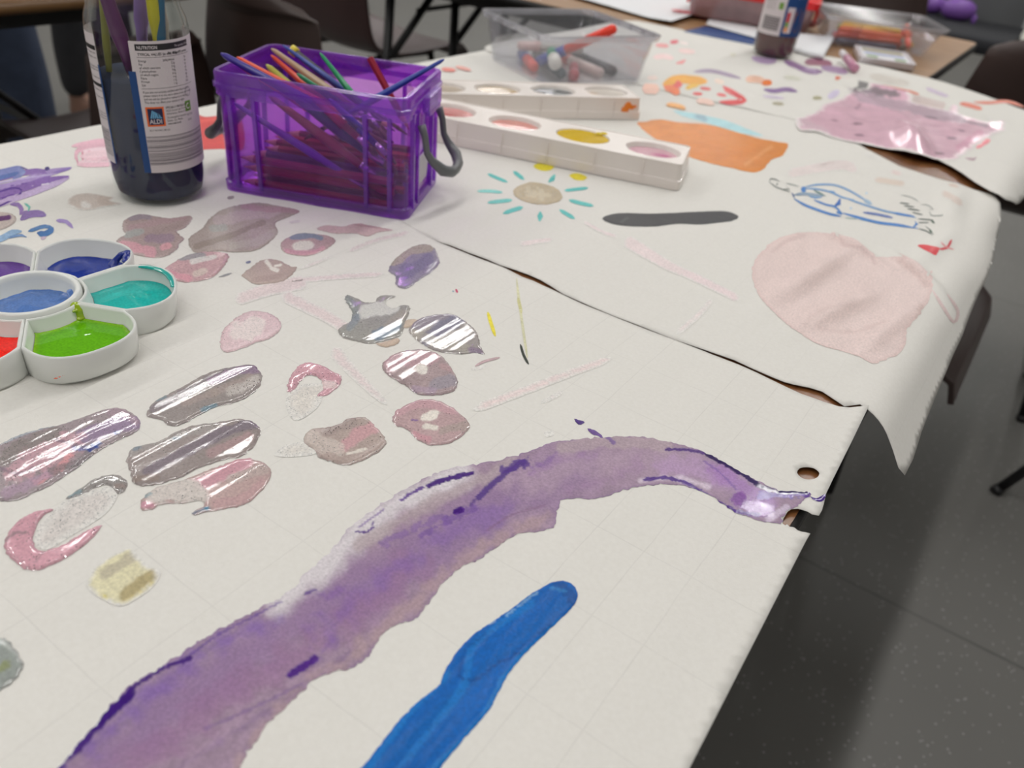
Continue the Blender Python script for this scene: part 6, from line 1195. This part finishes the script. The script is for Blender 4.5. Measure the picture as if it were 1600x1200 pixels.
# --- far tub with felt tips, on the square table
fb = (-.3960, 1.935, 0); fa = math.radians(28)
tub('long clear plastic tub full of orange, red and yellow felt tip pens', fb, fa, .190, .150, .235, .185, .058, slots=0, r_=.02)
def fi(x, y, z): c_, s_ = math.cos(fa), math.sin(fa); return (fb[0]+c_*x-s_*y, fb[1]+s_*x+c_*y, z)
FG = 'felt tip pens in the long tub'
fl = [((-.082, -.052, .008), (.040, -.058, .010), (60, 66, 92), (50, 58, 90), 'dark blue felt tip at the bottom front'), ((-.084, -.040, .018), (.046, -.050, .020), (204, 70, 36), (190, 40, 30), 'dark orange felt tip at the front'), ((-.082, -.026, .010), (.060, -.034, .010), (190, 44, 40), (170, 36, 36), 'dark red felt tip at the bottom'),
 ((-.078, -.032, .028), (.050, -.040, .028), (228, 100, 40), (222, 84, 34), 'orange felt tip on top at the front'), ((-.070, -.014, .030), (.050, -.022, .032), (236, 180, 50), (232, 170, 40), 'yellow felt tip lying on the orange ones'), ((-.080, -.006, .012), (.060, -.010, .012), (226, 90, 40), (214, 60, 36), 'orange felt tip in the middle'),
 ((-.064, .004, .036), (.046, -.030, .038), (240, 196, 60), (240, 196, 60), 'bright yellow felt tip lying askew on top'), ((-.076, .014, .012), (.070, .012, .012), (90, 96, 130), (70, 80, 120), 'slate blue felt tip in the middle'), ((-.070, .006, .026), (.030, .030, .030), (180, 196, 100), (150, 180, 90), 'pale green felt tip'),
 ((-.060, .030, .020), (.060, .036, .020), (238, 150, 140), (230, 120, 120), 'pink felt tip at the back'), ((.066, -.050, .012), (.064, .000, .046), (240, 110, 84), (236, 90, 70), 'coral felt tip propped in the right corner'), ((.050, -.056, .010), (.084, -.010, .012), (226, 176, 50), (70, 70, 60), 'yellow and black felt tip in the right corner'),
 ((-.050, .048, .016), (.062, .052, .016), (226, 236, 220), (236, 170, 160), 'pale mint felt tip at the back'), ((.030, -.020, .030), (.082, .010, .028), (232, 60, 50), (226, 50, 50), 'scarlet felt tip at the right end')]
for a, b_, c1, c2, lb_ in fl: marker(fi(*a), fi(*b_), c1, c2, lb_+' of the long tub', FG, r=.0062)
# --- red lidded box
REDP = mat('red_plastic', C(226, 20, 28), .3, var=.04); PKC = clear('pinkish_tub', (.70, .52, .54), gloss=.07, rough=.15, milk=.72, milkcol=(.62, .44, .46))
rl = thing('lidded_box', 'clear pinkish plastic box with a bright red lid behind the brown jar', 'plastic container', (-.652, 1.900, .0075), math.radians(16))
def R2(z, o=0): return rrect(.25+.02*z/.07+o, .15+.02*z/.07+o, .014, 5, z=z)
mb = MB(); mb.loft([R2(0, -.004), R2(.003, 0), R2(.05, 0)], cap0=True); auto_smooth(mb.build('body', PKC, rl), 40)
mb = MB(); mb.loft([R2(.046, .002), R2(.046, .012), R2(.060, .013), R2(.062, .008), R2(.062, -.01), R2(.058, -.014)], cap1=True); auto_smooth(mb.build('lid', REDP, rl), 40)
for s in (-1, 1): MB().box((s*.136, -.02, .036), (.006, .05, .034), bev=.002).build('clip', REDP, rl)
for i, (x_, y_, c_) in enumerate(((-.08, -.03, (96, 66, 60)), (-.02, -.04, (130, 60, 80)), (.04, -.02, (70, 60, 54)), (.08, -.03, (150, 80, 84)))):
    marker((-.640+x_, 1.935+y_+x_*.28, .012), (-.640+x_+.03, 1.935+y_+.08, .012), c_, c_, ('brown', 'plum', 'dark grey', 'dusty pink')[i]+' crayon inside the red lidded box', 'crayons in the red lidded box', r=.009, name='chunky_crayon')

# ================================================================== second jar
def label_two(t, R_, ang):
    lb = Label(R_, ang)
    M_ = dict(label=LW, panel=LN, barcode=LG, badge=LGR, title=LW, info=LW, red=LR, green=LGR, amber=LAM, food=LBR, text=LL)
    lb.rect('label', -math.radians(72)*R_, .040, math.radians(5)*R_, .125, 0)
    lb.rect('panel', math.radians(5)*R_, .040, math.radians(150)*R_, .125, 0)
    lb.rect('barcode', -math.radians(52)*R_, .0475, -math.radians(2)*R_, .070, 1)
    for k in range(5): lb.rect('title', -math.radians(52)*R_, .050+k*.0042, -math.radians(2)*R_, .0505+k*.0042, 2)
    lb.rect('badge', -math.radians(14)*R_, .083, -math.radians(2)*R_, .094, 1)
    for k in range(7): lb.text('text', 'Ingredients: tomato, salt', -math.radians(54)*R_, .100-k*.0032, .0028, 1, sx=.75)
    lb.rect('info', math.radians(12)*R_, .046, math.radians(32)*R_, .088, 1)
    lb.rect('red', math.radians(13)*R_, .064, math.radians(22)*R_, .080, 2); lb.rect('green', math.radians(13)*R_, .056, math.radians(22)*R_, .064, 2); lb.rect('amber', math.radians(13)*R_, .048, math.radians(22)*R_, .056, 2)
    lb.put('food', [(math.radians(47)*R_+.0085*math.cos(a), .068+.020*math.sin(a)) for a in np.linspace(0, 2*PI, 20, endpoint=False)], [tuple(range(20))], 1)
    lb.text('title', 'BOLO', math.radians(30)*R_, .1035, .020, 1, True, sx=.55)
    o0 = lb.items['label'].build('label', LW, t)
    for nm, mb_ in lb.items.items():
        if nm != 'label': mb_.build({'panel': 'blue_panel', 'badge': 'green_badge', 'title': 'printed_title', 'info': 'printed_table', 'red': 'printed_red_bar', 'green': 'printed_green_bar', 'amber': 'printed_amber_bar', 'food': 'printed_food_picture', 'text': 'printed_text'}.get(nm, nm), M_[nm], o0)
make_jar('glass jar of dark brown paint water with blue and white label, far back', (1204, 93), .0300, .0378, .149, .0312, .178, .118, BROWNW, label_two)

# ================================================================== papers, book, card set, tube
WHP = mat('white_card', (.82, .83, .85), .6, var=.02)
def px3(pts, zs): return [at(x, y, z) for (x, y), z in zip(pts, zs)]
def card_thing(name, label, cat, pts, zs, mat_, th=.0006, n=10, curl=None):
    P = px3(pts, zs); v = []; f = []
    for i in range(n+1):
        for j in range(n+1):
            u_, w_ = i/n, j/n; p = (P[0]*(1-u_)+P[1]*u_)*(1-w_)+(P[3]*(1-u_)+P[2]*u_)*w_
            if curl: p = p+Vector((0, 0, curl(u_, w_)))
            v.append(p)
    for i in range(n):
        for j in range(n): f.append((i*(n+1)+j, (i+1)*(n+1)+j, (i+1)*(n+1)+j+1, i*(n+1)+j+1))
    o = MB().add(v, f).build(name, mat_, None, recentre=True); md = o.modifiers.new('thickness', 'SOLIDIFY'); md.thickness = th; md.offset = 1
    return prop(o, label, cat)
random.seed(1)
# large white drawing paper on the square table, its near corner curling up
P0 = [Vector((-1.05, 1.74, 0)), Vector((-.73, 1.66, 0)), Vector((-.80, 2.28, 0)), Vector((-1.15, 2.28, 0))]
v = []; f = []; n = 18
for i in range(n+1):
    for j in range(n+1):
        u_, w_ = i/n, j/n; p = (P0[0]*(1-u_)+P0[1]*u_)*(1-w_)+(P0[3]*(1-u_)+P0[2]*u_)*w_
        p.z = .0042+.006*max(0, u_-.8)/.2*(1-w_)+.0010*math.sin(w_*9+u_*4)
        v.append(p)
for i in range(n):
    for j in range(n): f.append((i*(n+1)+j, (i+1)*(n+1)+j, (i+1)*(n+1)+j+1, i*(n+1)+j+1))
bp_ = MB().add(v, f).build('drawing_paper', WHP, None, recentre=True); prop(bp_, 'large white drawing paper with one red drop lying on the square table', 'paper')
q = at(1077, 20, .008)-Vector((bp_.location.x, bp_.location.y, bp_.location.z-T))
dr = MB(); n = 24
dr.add([(q.x+(.026*math.cos(a)*(1.0 if math.cos(a) > 0 else 1.5)), q.y+.020*math.sin(a)+.008*math.cos(a), q.z+.0005) for a in np.linspace(0, 2*PI, n, endpoint=False)], [tuple(range(n))], 0, False)
dr.build('red_drop', mat('red_drop', C(222, 50, 74), .3), bp_)
card_thing('drawing_paper', 'white sheet with its edge curling under the red lidded box', 'paper', [(1103, 38), (1185, 62), (1190, 44), (1112, 24)], [.0035]*4, WHP, curl=lambda u_, w_: .0015*(1-w_)*u_)
card_thing('blue_booklet', 'thin dark blue booklet poking out under the white paper', 'booklet', [(1068, 50), (1182, 72), (1188, 60), (1100, 42)], [.0012]*4, mat('blue_cover', C(30, 74, 130), .4), th=.0015)
card_thing('white_booklet', 'small blank white booklet right of the brown jar', 'booklet', [(1237, 80), (1285, 93), (1303, 62), (1248, 56)], [.004, .004, .004, .004], WHP, th=.006)
# sticker card set: shallow tray with printed top
ct = thing('card_tray', 'flat pale tray with green and blue stickers in front of the long tub', 'tray', (at(1378, 96).x, at(1378, 96).y, .0016), math.radians(20))
TRM = mat('pale_tray', C(206, 200, 204), .35)
mb = MB(); RR = lambda z, o: rrect(.100+o, .120+o, .006, 4, z=z)
mb.loft([RR(0, 0), RR(.011, .003), RR(.012, .001), RR(.012, -.006), RR(.009, -.008)], cap0=True, cap1=True); auto_smooth(mb.build('tray', TRM, ct), 40)
MB().box((0, 0, .0098), (.086, .106, .001)).build('printed_card', mat('card_white', C(222, 222, 226), .5), ct)
for c_, d_, col, nm in (((-.026, -.036, .0106), (.020, .014, .0006), (104, 150, 70), 'green_sticker'), ((.026, -.036, .0106), (.020, .014, .0006), (96, 140, 56), 'green_sticker'), ((0, .000, .0106), (.074, .020, .0006), (160, 170, 200), 'blue_sticker'), ((0, .030, .0106), (.078, .010, .0006), (176, 156, 100), 'gold_strip'), ((0, .042, .0106), (.074, .006, .0006), (110, 130, 80), 'green_strip')):
    MB().box(c_, d_).build(nm, mat('card_'+nm+str(col[0]), C(*col), .45, var=.25, scale=90), ct)
tb = at(1334, 117); ta_ = at(1319, 92, .012)
gt = thing('glitter_tube', 'small pink tube with a white cap standing tilted on the purple stain', 'tube', (0, 0, 0)); Mg, Lg_ = frame((tb.x, tb.y, .010), (tb.x-.050, tb.y+.075, .020)); gt.matrix_world = Matrix.Translation((0, 0, T)) @ Mg
MB().tube([(0, 0, 0), (0, 0, .002), (0, 0, Lg_*.62), (0, 0, Lg_*.66)], [.006, .0075, .0075, .005], 16).build('tube', mat('pink_tube', C(196, 140, 164), .25), gt)
MB().tube([(0, 0, Lg_*.66), (0, 0, Lg_*.95), (0, 0, Lg_)], [.0062, .0055, .004], 14).build('cap', mat('white_cap', C(232, 228, 230), .3), gt)
bpy.context.view_layer.update()
# ================================================================== moulded chairs
CHM = mat('brown_chair_shell', (.050, .030, .026), .42, var=.08, scale=20, bump=.1, bscale=250)
def chair(label, x, y, rz, seat=.44, back=.80, w=.44, group='brown shell chairs', mat_=None, floor_z=-T, legs=True, taper=.75, splay=1.0):
    t = thing('shell_chair', label, 'chair', (x, y, floor_z), rz, group)
    # section in the y-z plane: front edge of the seat at -y, back at +y
    sec = [(-.215, seat-.035), (-.205, seat-.008), (-.17, seat+.004), (-.10, seat), (0, seat-.008), (.09, seat-.008), (.15, seat+.006), (.185, seat+.035), (.205, seat+.085), (.222, seat+.16), (.238, seat+.25), (.252, back-.03), (.258, back)]
    sec = smooth_poly(np.array(sec), .02, False); n = len(sec); nu = 15; v = []
    s_ = np.linspace(0, 1, n)
    for i, (py, pz) in enumerate(sec):
        bk = np.clip((pz-seat-.02)/(back-seat), 0, 1); fr_ = np.clip(1-(py+.215)/.06, 0, 1)
        hw = w/2*(1-.10*fr_)*(1-(1-taper)*bk**1.5)
        top = np.clip((pz-(back-.05))/.05, 0, 1); hw *= (1-.14*top**2)
        for k in range(nu):
            u_ = -1+2*k/(nu-1); x_ = hw*u_
            v.append((x_, py-.055*bk*u_*u_*1.2, pz+(.020*u_*u_*(1-bk)*(1-fr_))-.030*top*abs(u_)**3))
    f = [(i*nu+k, i*nu+k+1, (i+1)*nu+k+1, (i+1)*nu+k) for i in range(n-1) for k in range(nu-1)]
    o = MB().add(v, f).build('shell', mat_ or CHM, t)
    md = o.modifiers.new('thickness', 'SOLIDIFY'); md.thickness = .008; md.offset = 0
    md = o.modifiers.new('soft', 'BEVEL'); md.width = .003; md.segments = 2
    for sx_ in (-1, 1):
        for sy_ in (-1, 1):
            MB().tube([(sx_*.13, sy_*.12+.0, seat-.018), (sx_*(.13+.06*splay), sy_*(.12+.08*splay), .012)], [.010, .010], 10).build('leg', BLK, t)
            MB().tube([(sx_*(.13+.06*splay), sy_*(.12+.08*splay), .013), (sx_*(.13+.062*splay), sy_*(.12+.082*splay), .001)], .0125, 10).build('foot_cap', BLK, t)
        MB().tube([(sx_*.13, -.13, seat-.02), (sx_*.13, .13, seat-.02)], .008, 8).build('seat_rail', BLK, t)
    MB().tube([(-.13, .0, seat-.022), (.13, .0, seat-.022)], .008, 8).build('seat_rail', BLK, t)
    return t
HP2 = math.pi/2
chair('brown shell chair past the end of the dark table, curved back towards the viewer', -1.335, 1.305, PI-.02, w=.38, back=.735)
chair('low brown shell chair pushed under the dark table, mostly hidden behind the jar', -1.62, .925, -HP2, w=.28, back=.66, seat=.40, splay=.6)
chair('brown shell chair with a dark reddish seat beyond the purple box', -1.86, 1.99, PI-.15, w=.46, mat_=mat('reddish_chair_shell', (.062, .030, .030), .4, var=.08, scale=20))
chair('brown shell chair turned outwards under the right side of the painted table', -.186, 1.29, HP2, seat=.458, back=.665, w=.38, splay=-.9, mat_=mat('brown_chair_shell_light', (.085, .056, .052), .4, var=.08, scale=20), taper=.8)
chair('large dark brown shell chair at the top right corner, its back to the viewer', -.005, 2.17, PI+.06, w=.44, back=.80)
chair('brown shell chair outside the right edge with one splayed leg showing', .52, 1.93, HP2, w=.46, splay=2.6)
chair('brown shell chair on the far side of the light brown table', -.66, 2.66, 0, w=.48, back=.80)

# ================================================================== people standing beyond the dark table (legs in view)
def skin_mesh(name, nodes, edges, material, parent, sub=2):
    me = bpy.data.meshes.new(name); me.from_pydata([n_[0] for n_ in nodes], edges, []); me.update()
    o = bpy.data.objects.new(name, me); COL.objects.link(o)
    md = o.modifiers.new('skin', 'SKIN'); md.use_smooth_shade = True
    for i, n_ in enumerate(nodes):
        r_ = n_[1]; sv = me.skin_vertices[0].data[i]; sv.radius = r_ if hasattr(r_, '__len__') else (r_, r_); sv.use_root = (i == 0)
    m2_ = o.modifiers.new('sub', 'SUBSURF'); m2_.levels = sub; m2_.render_levels = sub
    dg = bpy.context.evaluated_depsgraph_get(); me2 = bpy.data.meshes.new_from_object(o.evaluated_get(dg))
    o.modifiers.clear(); o.data = me2; me2.materials.clear(); me2.materials.append(material)
    for p_ in me2.polygons: p_.use_smooth = True
    me2.name = name; o.parent = parent; return o
SKINM = mat('skin', (.50, .30, .22), .5, var=.05, scale=30)
def person(label, x, y, rz, h, trouser, top_, hairc, shoe, jeansbump=.5, wide=1.0):
    s = h/1.7
    t = thing('person', label, 'person', (x, y, -T), rz, None)
    def q(a, b_, c_): return (a*s, b_*s, c_*s)
    N_ = [(q(0, 0, .95), (.13*s*wide, .095*s)), (q(0, .0, 1.10), (.125*s, .085*s)), (q(0, .01, 1.25), (.14*s, .10*s)), (q(0, 0, 1.38), (.13*s, .085*s)), (q(0, -.01, 1.47), (.055*s, .055*s)), (q(0, -.02, 1.55), (.062*s, .07*s)), (q(0, -.02, 1.63), (.075*s, .092*s)), (q(0, -.01, 1.685), (.045*s, .05*s))]
    E_ = [(i, i+1) for i in range(7)]
    for sx_ in (-1, 1):
        k = len(N_); N_ += [(q(sx_*.17, 0, 1.38), .052*s), (q(sx_*.23, .02, 1.12), .040*s), (q(sx_*.24, -.05, .90), .028*s), (q(sx_*.24, -.07, .84), (.034*s, .018*s))]
        E_ += [(3, k), (k, k+1), (k+1, k+2), (k+2, k+3)]
        for fi_, (dx, dy, ln) in enumerate(((.020, -.012, .075), (.020, .002, .085), (.019, .014, .078), (.016, .026, .062))):
            k2 = len(N_); N_ += [(q(sx_*(.24+.002), -.075+dy, .81), .010*s), (q(sx_*.238, -.085+dy, .81-ln*.5), .009*s), (q(sx_*.232, -.090+dy, .81-ln*.9), .008*s)]; E_ += [(k+3, k2), (k2, k2+1), (k2+1, k2+2)]
        k2 = len(N_); N_ += [(q(sx_*.232, -.105, .825), .011*s), (q(sx_*.225, -.118, .79), .009*s)]; E_ += [(k+3, k2), (k2, k2+1)]
        k3 = len(N_); N_ += [(q(sx_*.09, 0, .86), .085*s), (q(sx_*.095, -.01, .50), .055*s), (q(sx_*.10, .01, .12), .040*s), (q(sx_*.10, -.08, .04), (.036*s, .026*s))]; E_ += [(0, k3), (k3, k3+1), (k3+1, k3+2), (k3+2, k3+3)]
    skin_mesh('body', N_, E_, SKINM, t)
    # trousers, top, shoes follow the body
    tm = mat('trousers_%02x%02x%02x' % trouser, C(*trouser), .85, var=.35, scale=22, bump=jeansbump, bscale=900)
    N2 = [(q(0, 0, .98), (.142*s*wide, .108*s)), (q(0, 0, .90), (.15*s*wide, .115*s))]; E2 = [(0, 1)]
    for sx_ in (-1, 1):
        k = len(N2); N2 += [(q(sx_*.09, 0, .82), .102*s*wide), (q(sx_*.095, -.015, .50), .078*s*wide), (q(sx_*.10, .008, .30), .080*s*wide), (q(sx_*.10, .01, .07), .072*s*wide)]; E2 += [(1, k), (k, k+1), (k+1, k+2), (k+2, k+3)]
    skin_mesh('trousers', N2, E2, tm, t)
    N3 = [(q(0, 0, .88), (.185*s, .145*s)), (q(0, 0, .97), (.178*s, .138*s)), (q(0, 0, 1.12), (.158*s, .118*s)), (q(0, .01, 1.26), (.158*s, .115*s)), (q(0, 0, 1.385), (.14*s, .095*s)), (q(0, -.005, 1.44), (.062*s, .062*s))]; E3 = [(i, i+1) for i in range(5)]
    for sx_ in (-1, 1):
        k = len(N3); N3 += [(q(sx_*.175, 0, 1.38), .064*s), (q(sx_*.232, .02, 1.12), .052*s), (q(sx_*.24, -.045, .93), .040*s)]; E3 += [(4, k), (k, k+1), (k+1, k+2)]
    skin_mesh('jumper', N3, E3, mat('jumper_%02x%02x%02x' % top_, C(*top_), .9, var=.1, bump=.5, bscale=400), t)
    for sx_ in (-1, 1):
        mb = MB(); mb.loft([[Vector(((sx_*.10+w_*math.cos(a))*s, (cy_+l_*math.sin(a))*s, z_*s)) for a in np.linspace(0, 2*PI, 20, endpoint=False)] for w_, l_, cy_, z_ in ((.046, .130, -.055, .0), (.050, .135, -.055, .012), (.048, .132, -.055, .030), (.046, .105, -.035, .055), (.044, .060, .005, .085), (.043, .052, .010, .11))], cap0=True, cap1=True)
        auto_smooth(mb.build('shoe', mat('shoe_%02x%02x%02x' % shoe, C(*shoe), .6), t), 60)
    hm = mat('hair_%02x%02x%02x' % hairc, C(*hairc), .6, var=.3, scale=120, bump=.8, bscale=500)
    bm = bmesh.new(); bmesh.ops.create_uvsphere(bm, u_segments=24, v_segments=16, radius=1)
    bmesh.ops.delete(bm, geom=[v_ for v_ in bm.verts if v_.co.y < -.45 and v_.co.z < .45 or v_.co.z < -.55], context='VERTS')
    bm.transform(Matrix.Translation(q(0, -.012, 1.635)) @ Matrix.Diagonal((.090*s, .108*s, .105*s, 1)))
    me = bpy.data.meshes.new('hair'); bm.to_mesh(me); bm.free(); me.materials.append(hm); o = bpy.data.objects.new('hair', me); COL.objects.link(o); o.parent = t
    for p_ in me.polygons: p_.use_smooth = True
    so = o.modifiers.new('thickness', 'SOLIDIFY'); so.thickness = .012*s; so.offset = 0
    ey = mat('eye_white', (.8, .8, .78), .2); lip = mat('lips', (.42, .16, .14), .4)
    for sx_ in (-1, 1):
        MB().lathe([(0, .010*s), (.007*s, .007*s), (.010*s, 0)], 12, M=Matrix.Translation(q(sx_*.032, -.098, 1.615)) @ Matrix.Rotation(PI/2, 4, 'X')).build('eye', ey, t)
        MB().lathe([(0, .008*s), (.010*s, .006*s), (.016*s, 0), (.012*s, -.01*s)], 12, M=Matrix.Translation(q(sx_*.078, -.005, 1.60)) @ Matrix.Rotation(sx_*PI/2, 4, 'Y')).build('ear', SKINM, t)
    MB().tube([q(0, -.100, 1.618), q(0, -.112, 1.590), q(0, -.122, 1.575), q(0, -.104, 1.566)], [.006*s, .010*s, .014*s, .008*s], 10).build('nose', SKINM, t)
    MB().tube([q(-.024, -.096, 1.540), q(0, -.104, 1.537), q(.024, -.096, 1.540)], [.003*s, .007*s, .003*s], 8).build('mouth', lip, t)
    return t
person('person in loose blue jeans standing at the far left beyond the dark table', -2.50, 1.085, .9, 1.70, (58, 68, 90), (60, 70, 90), (60, 44, 34), (60, 56, 56), wide=1.05)
person('person in dark trousers and brown shoes standing further back at the left', -2.99, 1.70, 1.9, 1.35, (30, 30, 34), (44, 46, 90), (50, 36, 28), (120, 90, 76))

# ================================================================== black bench with toys beyond the light brown table
def a3(x_, y_, z_=-.27): return at(x_, y_, z_)
BB = mat('black_fabric', (.016, .017, .022), .8, var=.2, scale=60, bump=.4, bscale=500); GP = mat('grey_panel', (.13, .135, .14), .45, var=.08, scale=8)
bench = thing('padded_bench', 'low black padded bench with a grey back panel beyond the light brown table', 'bench', (-.75, 4.95, -T))
MB().loft([rrect(.86, .72, .05, 6, z=z_) for z_ in (.38, .435)]+[rrect(.83, .69, .04, 6, z=.45)], cap0=True, cap1=True).build('seat_pad', BB, bench)
for sx_ in (-1, 1):
    for sy_ in (-1, 1): MB().box((sx_*.38, sy_*.30, .19), (.04, .04, .38)).build('leg', BLK, bench)
MB().box((0, .33, .64), (.80, .03, .40), bev=.008).build('back_panel', GP, bench)
MB().box((.405, .33, .64), (.022, .034, .42), bev=.004).build('panel_edge', mat('pale_trim', (.6, .6, .6), .4), bench)
LEO = None
m_, nt, N, L, b = newmat('leopard_fabric')
tc = N.new('ShaderNodeTexCoord'); vo = N.new('ShaderNodeTexVoronoi'); vo.inputs['Scale'].default_value = 24; L.new(tc.outputs['Object'], vo.inputs['Vector'])
cr = N.new('ShaderNodeValToRGB'); e = cr.color_ramp.elements; e[0].position = 0; e[0].color = (.16, .10, .04, 1); e[1].position = .30; e[1].color = (.012, .01, .008, 1)
e2 = cr.color_ramp.elements.new(.42); e2.color = (.012, .01, .008, 1); e3 = cr.color_ramp.elements.new(.47); e3.color = (.62, .62, .56, 1); cr.color_ramp.interpolation = 'CONSTANT'
L.new(vo.outputs['Distance'], cr.inputs[0]); L.new(cr.outputs[0], b.inputs['Base Color']); b.inputs['Roughness'].default_value = .9
sc = thing('leopard_blanket', 'cream leopard spotted blanket hanging beside the grey panel', 'blanket', (-.24, 4.98, -T))
v = []; f = []
for i in range(13):
    for j in range(13):
        u_, w_ = i/12, j/12; v.append((-.07+.20*u_+.015*math.sin(w_*9), .20-.45*(1-w_)+.02*math.sin(u_*14), .16+.52*w_+.02*math.sin(u_*7)))
f = [(i*13+j, (i+1)*13+j, (i+1)*13+j+1, i*13+j+1) for i in range(12) for j in range(12)]
o = MB().add(v, f).build('cloth', m_, sc); md = o.modifiers.new('thickness', 'SOLIDIFY'); md.thickness = .012
MB().box((.03, .24, .34), (.20, .03, .68), bev=.004).build('stand_board', BB, sc)
MB().lathe([(.028*math.sin(a), -.028*math.cos(a)) for a in np.linspace(0, PI, 10)], 16, M=Matrix.Translation((-.075, -.26, .20))).build('pompom', mat('pompom_white', (.6, .58, .56), .95, bump=1, bscale=200), sc)
PT = mat('purple_rubber', C(128, 86, 168), .45, var=.08)
def toy(label, px, py, sx_, col_m, knob):
    p_ = a3(px, py); t = thing('rubber_toy', label, 'toy', (p_.x, p_.y, -.2705), .3, 'purple toys on the black bench')
    prof = [(.0, -.045), (.03, -.042), (.052, -.025), (.058, 0), (.052, .026), (.03, .043), (0, .048)]
    MB().lathe([(r_*sx_, z_*sx_+.045*sx_) for r_, z_ in prof], 28, M=Matrix.Diagonal((1.35, 1, 1, 1))).build('body', col_m, t)
    for kx, kz, kr in knob: MB().lathe([(kr*math.sin(a), -kr*math.cos(a)) for a in np.linspace(0, PI, 9)], 14, M=Matrix.Translation((kx*sx_, -.03*sx_, kz*sx_)) @ Matrix.Diagonal((.8, 1, 1.5, 1))).build('knob', col_m, t)
    return t
toy('round purple rubber toy with a small tail lying on the black bench', 1492, 31, 1.1, PT, [(.074, .016, .016)])
toy('purple rubber toy with a pale tip at the left end of the black bench', 1450, 20, .9, PT, [(.06, .06, .018), (-.03, .07, .02)])
